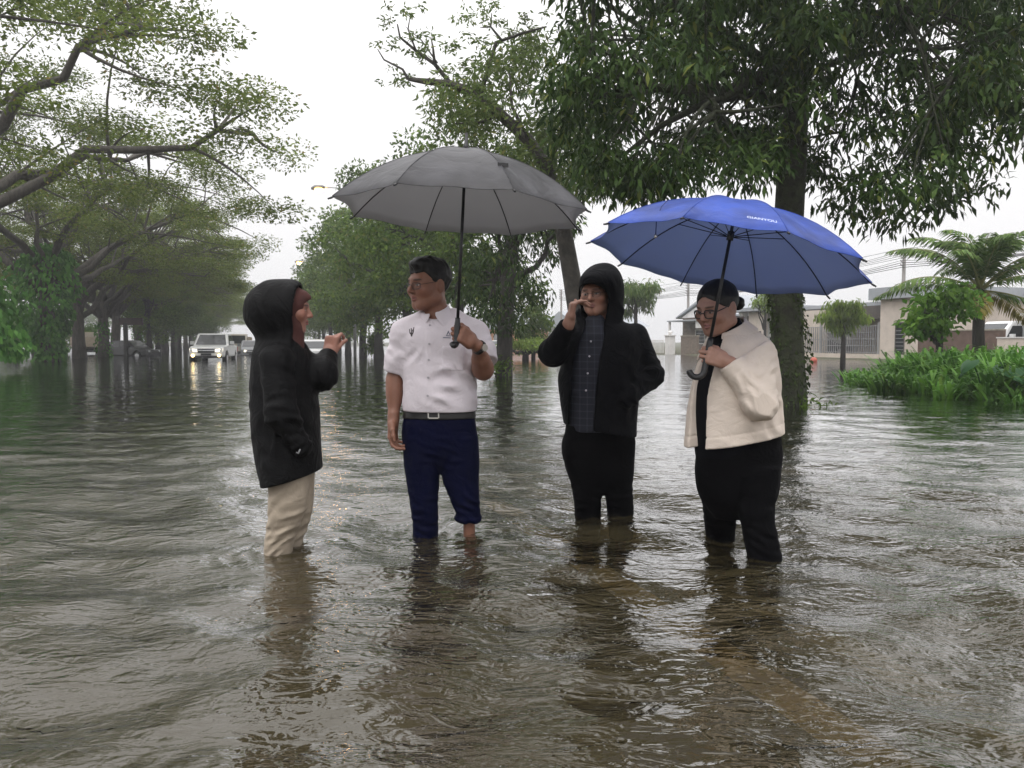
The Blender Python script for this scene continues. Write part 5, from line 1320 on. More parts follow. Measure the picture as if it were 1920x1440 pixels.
bush('low_hedge', 985, 648, 44, 150, 30, 1800, .22, .08, lm_lime, 'low light-green hedge along the far water edge', 'hedge', .4)
bush('young_tree', 1762, 585, 19, 150, 130, 1500, .20, .11, leaf_mat('young_leaf', (.06, .15, .022), (.15, .28, .04), trans=.35), 'young broad-leaved sapling in front of the coconut palm', 'tree', .5)
bush('garden_shrub', 1435, 560, 47, 60, 60, 900, .3, .06, lm_lime, 'light green garden shrub partly hidden by the mossy trunk', 'shrub', 1.0)
for i, (px, py, Y, w, h) in enumerate([(78, 628, 58, 90, 80), (30, 640, 50, 80, 60), (112, 632, 66, 60, 66), (62, 590, 70, 110, 90), (150, 628, 75, 80, 60)]):
    bush('field_shrub', px, py, Y, w, h, 1800, .30, .14, leaf_mat('field_leaf', (.09, .18, .035), (.20, .33, .08), trans=.35), ['light green shrub in the field left of the ivy-lobed tree', 'pale shrub behind the hanging ivy at the left edge', 'shrub close behind the ivy-lobed trunk', 'tall pale shrub far behind at the left edge', 'shrub behind the parked lorry'][i], 'shrub', .4, group='shrubs in the left field')
bush('roadside_bush', 702, 640, 50, 46, 60, 1500, .22, .09, lm_mid, 'bush at the foot of the median trees left of the white shirt', 'bush', .4)
for i in range(9):
    x, y, _ = rp(64 + i * 17, -44 - 6 * math.sin(i * 3)); e = empty('field_tree', (x, y, 0), _ord(i) + ' tree counting away in the far row across the left field', 'tree', 'trees across the left field', i * 1.3); sc = .9 + .3 * math.sin(i * 5)
    e.scale = (1.5 * sc, 1.5 * sc, sc); obj('trunk', BT[i % 2][0], None, e); obj('crown', BT[i % 2][1], None, e)

# planting bed of strap-leaved lilies at the right
def strap_bed():
    rg = np.random.default_rng(8); C, D, U, Ls, W = [], [], [], [], []
    edge = [(11.4, 1935), (12.3, 1880), (13.2, 1790), (14.6, 1700), (16.2, 1628), (18, 1600), (22, 1590)]
    n = 0
    while n < 520:
        Y = rg.uniform(11.6, 20.5); pxl = np.interp(Y, [a for a, _ in edge], [b for _, b in edge]); x0 = (pxl - 960) / FPX * Y
        x = x0 + rg.random() * 8.5
        hgt = 1.42 * np.clip((x - x0) / 1.3, .5, 1) * np.clip((Y - 11.2) / 1.6, .55, 1) * rg.uniform(.7, 1.1)
        m = rg.integers(16, 26); q = rg.uniform(0, 6.28, m); tl = rg.uniform(.15, .85, m)
        C.append(np.tile([x, Y, -.12], (m, 1)) + rg.normal(size=(m, 3)) * (.09, .09, .03)); D.append(np.stack([np.cos(q) * tl, np.sin(q) * tl, np.ones(m)], 1)); U.append(np.stack([-np.sin(q), np.cos(q), np.zeros(m)], 1))
        Ls.append(hgt * rg.uniform(.7, 1.1, m)); W.append(rg.uniform(.045, .075, m)); n += 1
    C, D, U, Ls, W = map(np.concatenate, (C, D, U, Ls, W)); D = D / np.linalg.norm(D, axis=1)[:, None]; N = len(C); out_ = D * (1, 1, 0)
    V = []
    pts = [C, C + D * (Ls * .4)[:, None], C + D * (Ls * .72)[:, None] + (out_ * .16 - [0, 0, .05]) * Ls[:, None], C + D * (Ls * .88)[:, None] + (out_ * .42 - [0, 0, .22]) * Ls[:, None]]
    ws = [.5, 1.0, .8]
    for p_, w_ in zip(pts[:3], ws): V += [p_ + U * (W * w_ / 2)[:, None], p_ - U * (W * w_ / 2)[:, None]]
    V.append(pts[3]); V = np.stack(V, 1).reshape(-1, 3); a = np.arange(N)[:, None] * 7
    F = np.concatenate([a + [[0, 1, 3]], a + [[0, 3, 2]], a + [[2, 3, 5]], a + [[2, 5, 4]], a + [[4, 5, 6]]])
    o = obj('strap_leaf_bed', mesh_np('strap_leaf_bed', V, F, True), lm_bright)
    tag(o, 'dense bed of bright green strap-leaved plants standing in the water', 'plants', kind='stuff')
strap_bed()
# taro plants standing out of the bed
def taro(px, py, Y, label, seed):
    rg = np.random.default_rng(seed); c = at(px, py, Y); e = empty('taro_plant', (c[0], c[1], -.1), label, 'plant', 'taro plants in the leafy bed')
    m = leaf_mat('taro_leaf', (.040, .11, .045), (.06, .15, .06), rough=.45, trans=.25)
    for k in range(5):
        q = rg.uniform(0, 6.28); tip = np.array([math.cos(q) * .35, math.sin(q) * .3 - .15, c[2] + .1 + rg.uniform(-.15, .12)])
        b = MB(); b.tube(bez((0, 0, -.1), (tip[0] * .2, tip[1] * .2, tip[2] * .8), tip, 6), [.016, .014, .012, .011, .010, .008], 6); b.build('stalk', m, e, True)
        dr = nrm([math.cos(q), math.sin(q) - .4, -.9]); sd = nrm(np.cross(dr, [0, 0, 1.])); up_ = np.cross(sd, dr); L_ = rg.uniform(.30, .42)
        prof = [(-.28, .30), (-.12, .42), (.1, .46), (.35, .40), (.65, .24), (1.0, .0)]
        V = [tip + dr * L_ * y + up_ * (.05 * L_ * math.sin(3 * y)) for y in (-.05, .1, .3, .5, .75, 1.0)]
        for sgn in (1, -1): V += [tip + dr * L_ * y + sd * sgn * x * L_ - up_ * (.10 * L_) for y, x in prof]
        F = []
        for s_ in (0, 1):
            o_ = 6 + 6 * s_
            for i in range(5): F.append((i, i + 1, o_ + i + 1, o_ + i))
        b = MB(); b.add(V, F); b.build('leaf', m, e, True)
taro(1845, 688, 13.6, 'blue-green taro with broad leaves in the middle of the bed', 1); taro(1900, 690, 13.8, 'taro with broad leaves at the right edge of the bed', 2)

# coconut palm
def palm():
    rg = np.random.default_rng(12); c = at(1838, 545, 21); e = empty('coconut_palm', (c[0], c[1], 0), 'young coconut palm with arching fronds behind the leafy bed', 'palm'); top = c[2]
    b = MB(); b.tube([(0, 0, -.35), (.02, 0, .6), (-.02, 0, 1.3), (0, 0, top - .25), (0, 0, top + .05)], [.21, .16, .145, .15, .10], 12); tr = b.build('trunk', bark_dark, e, True)
    m = leaf_mat('coconut_leaflet', (.07, .13, .032), (.15, .23, .06), (.20, .20, .07), rough=.4, trans=.3); my = leaf_mat('yellow_coconut_leaflet', (.22, .20, .05), (.32, .26, .07), trans=.3)
    rib = mat('frond_rib', (.22, .22, .07), .6)
    for k in range(30):
        q = k * 2.399 + rg.uniform(-.2, .2); el = [1.5, 1.38, 1.22, 1.02, .75, .35, -.1][k * 7 // 30] + rg.uniform(-.1, .1); Lf = rg.uniform(2.5, 3.2) * (.72 if el < 0 else 1)
        h = np.array([math.cos(q), math.sin(q), 0]); d0 = h * math.cos(el) + np.array([0, 0, math.sin(el)])
        P_ = bez((0, 0, top), d0 * Lf * .55 + (0, 0, top), h * Lf * (.35 + .62 * math.cos(el)) + np.array([0, 0, top + Lf * (.86 * math.sin(el) - .34)]), 14)
        b = MB(); b.tube(P_, np.linspace(.028, .004, 14), 5); fo = b.build('frond', rib, e, True)
        C, D, U, Ls = [], [], [], []
        for i in range(46):
            t = .12 + .87 * i / 45; j = t * 13; a = int(min(j, 12)); p_ = P_[a] + (P_[a + 1] - P_[a]) * (j - a); tg = nrm(P_[a + 1] - P_[a]); sd = nrm(np.cross(tg, [0, 0, 1.]) + 1e-6)
            for s_ in (-1, 1):
                C.append(p_); D.append(sd * s_ * .75 + tg * .75 + np.array([0, 0, -.25]) + rg.normal(size=3) * .09); U.append(tg + rg.normal(size=3) * .1); Ls.append(.62 * math.sin(math.pi * (.12 + .80 * t)) ** .7 * rg.uniform(.85, 1.1))
        V, F = leaf_mesh('leaflets', np.array(C), np.array(D), np.array(U), np.array(Ls), .055, .8, 2); leafobj('leaflets', (V, F), my if k in (28, 29) else m, fo)
    for k in range(7):
        q = k * .9; b = MB(); o_ = np.array([math.cos(q) * .17, math.sin(q) * .17, top - .12 - .05 * (k % 2)])
        r_ = .085; b.tube([o_ + (0, 0, z) for z in (-.11, -.08, 0, .07, .1)], [.02, .07, r_, .06, .02], 10); b.build('coconut', mat('young_coconut', (.24, .22, .05), .5), e, True)
palm()
# ---------------------------------------------------------------- houses, walls, poles, wires, lamps
cream = mat('cream_render', (.62, .54, .47), .85, .10, 2.0, .004, 30); white_r = mat('white_render', (.74, .72, .70), .85, .08, 2, .004, 30)
grey_roof = mat('grey_roof_sheet', (.34, .36, .39), .6, .12, 3); brown_stone = mat('brown_stone_wall', (.16, .125, .095), .9, .35, 6, .01, 20, col2=(.24, .19, .15))
dark_open = mat('dark_recess_paint', (.10, .085, .075), .8, .2, 3); glass_w = mat('dark_window_glass', (.02, .024, .028), .12, spec=.6)
steel = mat('galvanised_steel', (.42, .43, .44), .45, .12, 20, metal=.7); gate_m = mat('grey_gate_paint', (.30, .30, .30), .5, .1, 10)
orange_r = mat('orange_render', (.55, .24, .11), .85, .1, 2); roof_red = mat('terracotta_tile', (.28, .12, .07), .8, .25, 10)
HOFF = 33.2
RZ = math.atan2(RD[1], RD[0]) - math.pi / 2      # houses stand parallel to the road
def hframe(px, off=HOFF):
    """where the sight line through photo column px meets a line parallel to the road"""
    u = (px - 960) / FPX; Y = off / (u * RN[0] + RN[1]); return u * Y, Y
def house(name, px, label, off=HOFF, cat='house'):
    x, y = hframe(px, off); e = empty(name, (x, y, .0), label, cat, None, RZ); return e
# local axes of a house: +y away along the road, +x deeper into the plot (front faces -x)
def part(e, name, m, *boxes):
    b = MB()
    for lo, hi in boxes: b.box(lo, hi)
    return b.build(name, m, e)
def window(e, x, y0, y1, z0, z1, bars=0, frame_m=None):
    f = part(e, 'window', frame_m or white_r, ((x - .05, y0 - .06, z0 - .06), (x + .02, y1 + .06, z0)), ((x - .05, y0 - .06, z1), (x + .02, y1 + .06, z1 + .06)), ((x - .05, y0 - .06, z0), (x + .02, y0, z1)), ((x - .05, y1, z0), (x + .02, y1 + .06, z1)))
    part(f, 'pane', glass_w, ((x - .012, y0, z0), (x + .01, y1, z1)))
    for i in range(bars): z = z0 + (z1 - z0) * (i + 1) / (bars + 1); part(f, 'bar', steel, ((x - .06, y0, z - .012), (x - .04, y1, z + .012)))
def fence(e, x, y0, y1, z0, z1, n, rails=(.08, .5, .92), m=None, name='metal_fence'):
    m = m or gate_m; r = MB()
    for t in rails: z = z0 + (z1 - z0) * t; r.box((x - .015, y0, z - .02), (x + .015, y1, z + .02))
    f = r.build(name, m, e)
    for i in range(n + 1): y = y0 + (y1 - y0) * i / n; part(f, 'upright', m, ((x - .03, y - .012, z0), (x + .03, y + .012, z1)))
    return f
# cream flat-roofed house with gates (behind the weeping tree)
e = house('cream_house', 1712, 'cream flat-roofed house with grey parapet behind the weeping tree')
part(e, 'wall', cream, ((0, -.1, -.4), (.25, .62, 3.35)), ((0, .62, -.4), (.25, 1.25, .35)), ((0, .62, 2.05), (.25, 1.25, 3.35)), ((0, 1.25, -.4), (.25, 2.35, 3.35)), ((.25, -.1, -.4), (8, .15, 3.35)))
part(e, 'porch_wall', cream, ((4.5, 2.35, -.4), (4.75, 9.6, 3.1)), ((.3, 7.2, .1), (.55, 9.6, 3.0)))
part(e, 'roof', grey_roof, ((-.35, -.5, 3.36), (8.2, 2.9, 4.0)), ((.8, 2.9, 3.1), (8.2, 10.2, 3.32))); part(e, 'porch_floor', conc, ((.26, 2.36, -.4), (4.49, 9.6, .08)))
window(e, .03, .66, 1.21, .38, 2.02, 7, dark_open)
part(e, 'base_wall', cream, ((-.12, 2.36, -.4), (.10, 9.9, .32))); part(e, 'porch_beam', dark_open, ((.5, 2.4, 2.35), (.8, 7.1, 3.09)))
fence(e, 0, 2.5, 7.0, .34, 1.95, 26, (.04, .28, .52, .76, .98)); fence(e, 0, 7.2, 9.8, .34, 1.95, 14, (.04, .5, .98))
for y in (2.42, 7.1): part(e, 'gate_post', gate_m, ((-.06, y - .05, .32), (.06, y + .05, 2.1)))
# neighbouring house with columns
e = house('column_house', 1448, 'pale house with cream columns, half hidden by the mossy trunk')
part(e, 'wall', white_r, ((2.6, -1.2, -.4), (2.85, 4.6, 3.2)), ((2.6, -1.45, -.4), (7, -1.2, 3.2))); part(e, 'wing_wall', cream, ((.2, 1.1, -.4), (.4, 3.0, 3.1)))
for y in (.2, 3.7): part(e, 'column', white_r, ((.1, y - .18, -.4), (.46, y + .18, 3.15)), ((.04, y - .24, 2.9), (.52, y + .24, 3.16)))
part(e, 'roof', grey_roof, ((-.3, -1.8, 3.17), (7.4, 5.0, 3.42))); window(e, .18, 1.6, 2.3, .9, 1.7, 3, dark_open); fence(e, -.1, -1.0, 4.4, -.1, 1.4, 30, (.06, .95))
# gabled house with brown stone wall
e = house('gabled_house', 1312, 'house with grey gable roof and brown stone front behind the cream jacket')
part(e, 'wall', brown_stone, ((2.5, -.5, -.4), (2.8, 6.8, 3.1)), ((2.8, -.5, -.4), (9, -.2, 3.1))); b = MB()
for y0, y1, z in ((-1.2, 7.5, 3.05),):
    ym = (y0 + y1) / 2 - .4; b.prism([(2.2, y0, z), (2.2, ym, z + 1.75), (2.2, y1, z), (2.2, y1, z + .14), (2.2, ym, z + 1.93), (2.2, y0, z + .14)], (0, 0, 0), (7, 0, 0))
ro = b.build('roof', grey_roof, e); b = MB(); b.prism([(2.42, -.9, 3.11), (2.42, 2.75, 4.6), (2.42, 7.0, 3.11)], (0, 0, 0), (.06, 0, 0)); b.build('gable', white_r, e)
part(e, 'awning', grey_roof, ((.8, -.6, 2.75), (2.49, 6.6, 2.86))); part(e, 'sun_screen', white_r, ((1.0, .4, 2.15), (1.06, 2.3, 2.74)))
for y in (-.4, 6.4): part(e, 'post', white_r, ((.9, y - .08, -.4), (1.05, y + .08, 2.74)))
window(e, 2.48, .6, 1.5, .9, 1.9, 3); window(e, 2.48, 3.2, 4.6, .9, 2.0, 3)
bw = house('stone_garden_wall', 1306, 'low brown stone garden wall beside the white gate pillar', HOFF - 1.0, 'wall')
b = MB(); b.box((0, 0, -.4), (.2, 2.35, 1.45)); b.build('wall_face', brown_stone, bw); part(bw, 'coping', conc, ((-.04, -.02, 1.45), (.24, 2.37, 1.53)))
gpil = house('gate_pillar', 1256, 'white gate pillar topped with a ball, left of the stone garden wall', HOFF - 1.0, 'pillar')
part(gpil, 'shaft', white_r, ((-.3, -.3, -.4), (.3, .3, 1.5))); part(gpil, 'cap', white_r, ((-.36, -.36, 1.5), (.36, .36, 1.58)))
b = MB(); b.tube([(0, 0, z) for z in (1.58, 1.63, 1.70, 1.78, 1.86, 1.92, 1.95)], [.08, .07, .14, .19, .17, .09, .02], 14); b.build('ball', white_r, gpil, True)
fe = house('white_fence', 1248, 'pale railing left of the white gate pillar', HOFF - 1.0, 'fence'); fence(fe, 0, .4, 9, -.1, 1.2, 40, (.08, .95), white_r, 'railing')
# far orange house
e = house('orange_house', 934, 'far orange house with grey roof beside the dark trunk', HOFF + 1)
part(e, 'wall', orange_r, ((0, -3, -.4), (.3, 9, 3.0)), ((.3, -3, -.4), (9, -2.7, 3.0))); b = MB(); b.prism([(-.6, -4, 2.95), (-.6, 3, 5.4), (-.6, 10, 2.95)], (0, 0, 0), (9.6, 0, 0)); b.build('roof', grey_roof, e); window(e, -.02, 0, 2, 1, 2.2)
part(e, 'porch', white_r, ((-1.8, 3.5, 2.4), (-.02, 8, 2.6)), ((-1.7, 3.6, -.4), (-1.5, 3.8, 2.4)), ((-1.7, 7.7, -.4), (-1.5, 7.9, 2.4)))
# pale house between
e = house('pale_house', 1068, 'pale house with dark roof edge left of the hooded man, mostly hidden', HOFF + 2)
part(e, 'wall', white_r, ((0, -3, -.4), (.3, 7, 2.9)), ((.3, -3, -.4), (8, -2.7, 2.9))); b = MB(); b.prism([(-.6, -4, 2.85), (-.6, 2, 4.7), (-.6, 8, 2.85)], (0, 0, 0), (9, 0, 0)); b.build('roof', grey_roof, e); window(e, -.02, 0, 1.6, 1, 2.1); part(e, 'door', dark_open, ((-.03, 3, -.1), (.03, 4, 2.1)))
# tiled house at the right edge
e = house('tiled_house', 1962, 'house with grey tiled roof at the right edge behind the palm')
part(e, 'wall', cream, ((3, -6, -.4), (3.3, 2.4, 3.1)), ((3.3, 2.1, -.4), (9, 2.4, 3.1))); b = MB(); b.prism([(2.2, 3.1, 3.2), (2.2, -2.4, 6.0), (2.2, -8, 3.2), (2.2, -8, 3.0), (2.2, 3.1, 3.0)], (0, 0, 0), (8, 0, 0)); b.build('roof', mat('grey_roof_tile', (.27, .285, .30), .6, .15, 14, .02, 12, stretch=(1, 4, 4)), e)
part(e, 'carport_roof', white_r, ((.2, -3, 2.2), (3, 1.6, 2.32))); part(e, 'carport_post', steel, ((.3, 1.3, -.4), (.4, 1.4, 2.2)))
e = house('cream_garden_wall', 1935, 'low cream garden wall at the right edge behind the leafy bed', HOFF - 4, 'wall'); part(e, 'wall_face', cream, ((0, -3, -.4), (.18, 1.55, 1.15))); part(e, 'coping', white_r, ((-.03, -3, 1.15), (.21, 1.58, 1.2)))
e = house('brown_garden_wall', 1752, 'dark brown boundary wall between the palm and the cream house', HOFF - 2.6, 'wall'); part(e, 'wall_face', mat('brown_paint_wall', (.13, .085, .065), .9, .25, 3), ((0, -3.5, -.4), (.15, 1.0, 1.5))); part(e, 'coping', conc, ((-.03, -3.5, 1.5), (.18, 1.02, 1.56)))

# utility poles and wires along the house row
pole_m = mat('concrete_pole', (.24, .225, .21), .85, .15, 4); wire_m = mat('black_wire', (.015, .015, .016), .6)
def upole(px, Y, ztop, label):
    x = (px - 960) / FPX * Y; e = empty('utility_pole', (x, Y, -.3), label, 'pole', 'utility poles by the houses'); b = MB(); b.tube([(0, 0, -.2), (0, 0, ztop + .3)], [.15, .10], 10); b.build('post', pole_m, e, True)
    for i in range(5):
        z = ztop + .2 - .24 * i; b = MB(); b.tube([(-.10, 0, z), (-.2, 0, z), (-.2, 0, z + .1)], [.025, .025, .04], 8); b.build('insulator', mat('brown_insulator', (.08, .05, .04), .4), e, True)
    return np.array([x, Y, ztop])
q1 = upole(1690, 50, 7.0, 'utility pole rising above the flat-roofed house'); q2 = upole(1052, 88, 7.0, 'thin utility pole left of the hooded man'); q3 = upole(1289, 68, 6.3, 'utility pole beside the grey gable')
q0 = np.array([33.5, 26, 7.6])
upole(960 + 33.5 / 26 * FPX, 26, 7.6, 'nearest utility pole, out at the right')
for i in range(9):
    dz = .0 - .24 * i * .62; sag = .35 + .12 * ((i * 7) % 4)
    e = empty('power_line', (0, 0, 0), ['topmost', 'second', 'third', 'fourth', 'fifth', 'sixth', 'seventh', 'eighth', 'lowest'][i] + ' of the power lines above the houses', 'wire', 'power lines above the houses')
    for a, c in ((q0, q1), (q1, q3), (q3, q2)):
        P_ = [a + (c - a) * t + np.array([-.2, 0, dz - sag * 4 * t * (1 - t)]) for t in np.linspace(0, 1, 14)]; b = MB(); b.tube(P_, .013 if i < 6 else .02, 5, False); b.build('span', wire_m, e, True)

# street lamps on the median, lit
lamp_glow = mat('sodium_lamp', (1.0, .62, .18), .4, emit=32.0, ecol=(1.0, .48, .09)); lamp_case = mat('lamp_housing', (.16, .16, .15), .5, .1, 10)
def street_lamp(px, Y, off, label):
    h = at(px, 0, Y); hx = h[0]; zl = 11.3; base = hx + off
    e = empty('street_lamp', (base, Y, -.3), label, 'street lamp', 'street lamps on the median'); b = MB(); b.tube([(0, 0, 0), (0, 0, 6), (0, 0, zl - .2)], [.11, .085, .06], 10); b.build('pole', steel, e, True)
    b = MB(); b.tube(bez((0, 0, zl - .3), (-.1, 0, zl + .35), (-off + .35, 0, zl + .32), 8), .04, 8); b.build('arm', steel, e, True)
    b = MB(); V = []
    b.tube([(-off + .42, 0, zl + .33), (-off + .25, 0, zl + .34), (-off - .25, 0, zl + .30), (-off - .5, 0, zl + .24)], [.05, .13, .17, .08], 10); hd = b.build('lamp_head', lamp_case, e, True)
    b = MB(); b.tube([(-off, 0, zl + .22), (-off, 0, zl + .08), (-off, 0, zl - .04)], [.27, .26, .12], 12); b.build('lamp_glass', lamp_glow, hd, True)
street_lamp(593, 52, 2.3, 'lit orange street lamp just left of the grey umbrella'); street_lamp(553, 99, 2.0, 'far lit street lamp above the hooded woman')
# brown signboard on a post, left roadside
x, y = (240 - 960) / FPX * 56, 56.; e = empty('signboard', (x, y, 0), 'brown signboard on a dark post among the left trees', 'sign')
part(e, 'post', mat('dark_post_paint', (.03, .028, .026), .7), ((-.24, -.1, -.4), (.02, .1, 2.4))); part(e, 'board', mat('brown_board', (.055, .035, .03), .7, .2, 5), ((-.55, -.06, 2.25), (1.15, .06, 2.75)))
# red ball floating by the house front
p_ = at(1526, 668, 39); e = empty('floating_ball', (p_[0], p_[1], .06), 'small red ball floating near the cream house', 'ball'); b = MB()
b.tube([(0, 0, z) for z in (-.17, -.15, -.08, 0, .08, .15, .17)], [.03, .09, .155, .175, .155, .09, .03], 16); b.build('ball_skin', mat('red_plastic', (.48, .10, .06), .5, .1, 8), e, True)
# ---------------------------------------------------------------- vehicles (local: -y front, x across, z = 0 road)
glass_c = mat('car_glass', (.015, .018, .02), .08, spec=.7); tyre_m = mat('tyre_rubber', (.012, .012, .012), .85); rim_m = mat('alloy_rim', (.45, .45, .46), .35, metal=.8); trim_m = mat('black_trim', (.015, .015, .016), .5)
chrome = mat('chrome_trim', (.55, .56, .57), .2, metal=.9); lit = mat('headlamp_lit', (1, .95, .82), .3, emit=2.2, ecol=(1, .92, .75)); fog = mat('fog_lamp_lit', (1, .8, .4), .3, emit=4.0, ecol=(1, .72, .30)); unlit = mat('headlamp_glass', (.5, .52, .54), .15); red_l = mat('tail_lamp', (.35, .02, .02), .3); plate_m = mat('number_plate', (.02, .02, .022), .5)
def paint(n, c): return mat(n, c, .32, .06, 3, coat=.5)
def body_sdf(prof, W, r, tumble, belt):
    """side outline prof [(y,z)...] convex pieces given as polygons; width tapers above the belt line"""
    def f(P):
        y, z = P[:, 1], P[:, 2]; d = None
        for poly in prof:
            e = None; n = len(poly)
            for i in range(n):
                a, b = poly[i], poly[(i + 1) % n]; ex, ey = b[0]-a[0], b[1]-a[1]; L_ = math.hypot(ex, ey); k = ((y - a[0]) * ey - (z - a[1]) * ex) / L_
                e = k if e is None else np.maximum(e, k)
            d = e if d is None else smin(d, e, .04)
        w = W / 2 - tumble * np.clip(z - belt, 0, 2) - .05 * np.clip((np.abs(y) - 1.2), 0, 3) ** 1.5
        return smax(d, np.abs(P[:, 0]) - w, r)
    return f
def wheel(e, x, y, rad, wd=.22):
    b = MB(); b.tube([(x - wd/2, y, rad), (x - wd*.35, y, rad), (x + wd*.35, y, rad), (x + wd/2, y, rad)], [rad*.86, rad, rad, rad*.86], 20); w_ = b.build('wheel', tyre_m, e, True)
    b = MB(); s = 1 if x > 0 else -1; b.tube([(x + s*wd*.42, y, rad), (x + s*(wd*.5+.012), y, rad)], [rad*.62, rad*.58], 14); b.build('rim', rim_m, w_)
def quad(e, name, m, pts, t=.012, out_=None):
    pts = [np.array(p, float) for p in pts]; n_ = nrm(np.cross(pts[1]-pts[0], pts[2]-pts[0]))
    if out_ is not None and np.dot(n_, out_) < 0: n_ = -n_
    b = MB(); b.prism(pts, n_ * -.02, n_ * t); return b.build(name, m, e)
def vehicle(kind, name, loc, rz, paint_m, label, cat, lights=False, group='vehicles on the flooded road'):
    e = empty(name, loc, label, cat, group, rz)
    if kind == 'pickup':
        W, Hh = 1.86, 1.8; prof = [[(-2.6, .5), (2.65, .5), (2.65, 1.12), (-2.5, 1.02)], [(-2.55, .85), (-1.0, .85), (-1.0, 1.16), (-2.35, 1.08)], [(-1.25, 1.0), (1.1, 1.0), (.75, 1.78), (-.45, 1.80)]]; belt = 1.1; wy, wr = (-1.6, 1.55), .39
        ws = [(-1.10, 1.17), (-.52, 1.72)]; sides = [[(-.9, 1.15), (-.02, 1.15), (-.02, 1.68), (-.42, 1.68)], [(.06, 1.15), (.85, 1.15), (.62, 1.66), (.06, 1.68)]]
    elif kind == 'sedan':
        W, Hh = 1.74, 1.46; prof = [[(-2.2, .32), (2.2, .32), (2.2, .92), (-2.15, .78)], [(-2.1, .6), (2.18, .6), (2.15, .98), (-1.0, .93)], [(-1.2, .85), (1.7, .9), (.95, 1.42), (-.35, 1.46)]]; belt = .92; wy, wr = (-1.38, 1.32), .31
        ws = [(-1.05, .98), (-.42, 1.38)]; sides = [[(-.85, .97), (.05, .97), (.05, 1.38), (-.30, 1.38)], [(.12, .97), (1.2, .97), (.82, 1.36), (.12, 1.38)]]
    else:   # van
        W, Hh = 1.75, 1.95; prof = [[(-2.1, .4), (2.2, .4), (2.2, 1.9), (-.9, 1.93), (-2.05, 1.05)], [(-2.15, .4), (-1.2, .4), (-1.2, 1.1), (-2.1, .95)]]; belt = 1.05; wy, wr = (-1.35, 1.4), .33
        ws = [(-1.95, 1.14), (-1.02, 1.80)]; sides = [[(-1.5, 1.15), (-.4, 1.15), (-.4, 1.7), (-1.0, 1.7)], [(-.3, 1.15), (.9, 1.15), (.9, 1.7), (-.3, 1.7)], [(1.0, 1.15), (2.0, 1.15), (2.0, 1.68), (1.0, 1.7)]]
    f0 = body_sdf(prof, W, .07, .20, belt)
    def f(P):
        d = f0(P)
        for y in wy: d = smax(d, -np.maximum(np.sqrt((P[:, 1]-y)**2 + (P[:, 2]-wr)**2) - wr*1.16, .52*W/2*2*.62 - np.abs(P[:, 0])), .02)
        if kind == 'pickup': d = smax(d, -s_box(P, (0, 1.85, 1.1), (W/2-.09, .68, .42), .03), .02)
        return d
    V, F = surf(f, (-W/2-.1, -2.8, .2), (W/2+.1, 2.8, Hh+.1), .045, 1); obj('body', mesh_np('body', V, F), paint_m, e)
    for x in (-W/2+.12, W/2-.12):
        for y in wy: wheel(e, x, y, wr)
    def wx(z): return W/2 - .20 * max(0, z - belt)
    fr = lambda yz: hit(f, np.array([0, yz[0] - 1.5, yz[1]]), np.array([0, 1., 0]), 3)[1]
    quad(e, 'windscreen', glass_c, [(-wx(ws[0][1])+.12, fr(ws[0]), ws[0][1]), (wx(ws[0][1])-.12, fr(ws[0]), ws[0][1]), (wx(ws[1][1])-.14, fr(ws[1]), ws[1][1]), (-wx(ws[1][1])+.14, fr(ws[1]), ws[1][1])], .02, (0, -1, .3))
    rb = lambda z: hit(f, np.array([0, 4.0, z]), np.array([0, -1., 0]), 5)[1]
    z0, z1 = (1.2, 1.66) if kind != 'sedan' else (1.02, 1.34)
    quad(e, 'rear_window', glass_c, [(-wx(z0)+.16, rb(z0), z0), (wx(z0)-.16, rb(z0), z0), (wx(z1)-.18, rb(z1), z1), (-wx(z1)+.18, rb(z1), z1)], .015, (0, 1, .3))
    for s in (-1, 1):
        for poly in sides: quad(e, 'side_window', glass_c, [(s * (wx(z) - .002), y, z) for y, z in poly], .012, (s, 0, 0))
        hz = {'pickup': .88, 'sedan': .66, 'van': .84}[kind]; hy = fr((-2.5, hz))
        quad(e, 'headlight', lit if lights else unlit, [(s * (W/2-.10), hy + .05, hz-.09), (s * (W/2-.48), hy, hz-.07), (s * (W/2-.50), hy, hz+.05), (s * (W/2-.08), hy + .09, hz+.09)], .035, (0, -1, 0))
        ty = rb(hz); quad(e, 'tail_light', red_l, [(s * (W/2-.06), ty, hz-.12), (s * (W/2-.26), ty, hz-.12), (s * (W/2-.26), ty, hz+.16), (s * (W/2-.06), ty, hz+.16)], .03, (0, 1, 0))
        if kind == 'pickup':
            b = MB(); b.tube([(s*(W/2-.27), -2.66, .60), (s*(W/2-.27), -2.61, .60)], .085, 12); b.build('fog_lamp', fog if lights else unlit, e)
        b = MB(); my = sides[0][0][0] + .15; b.box((s*(wx(belt+.1)+.02) - .0, my, belt+.08), (s*(wx(belt+.1)+.24), my+.12, belt+.27)); b.build('mirror', paint_m, e)
    hz = {'pickup': .88, 'sedan': .62, 'van': .80}[kind]; gy = fr((-2.5, hz))
    quad(e, 'grille', trim_m, [(-.42, gy-.012, hz-.14), (.42, gy-.012, hz-.14), (.46, gy-.004, hz+.08), (-.46, gy-.004, hz+.08)], .03, (0, -1, 0))
    part(e, 'grille_bar', chrome, ((-.46, gy-.06, hz-.03), (.46, gy-.03, hz+.02))); part(e, 'number_plate', plate_m, ((-.26, gy-.09, hz-.27), (.26, gy-.065, hz-.16)))
    part(e, 'bumper', trim_m, ((-W/2+.12, gy-.075, hz-.42), (W/2-.12, gy+.05, hz-.28)))
    return e
def onroad(px, Y): return ((px - 960) / FPX * Y, Y, GZ)
RZV = math.atan2(-RD[0], RD[1])      # facing back down the road towards the camera
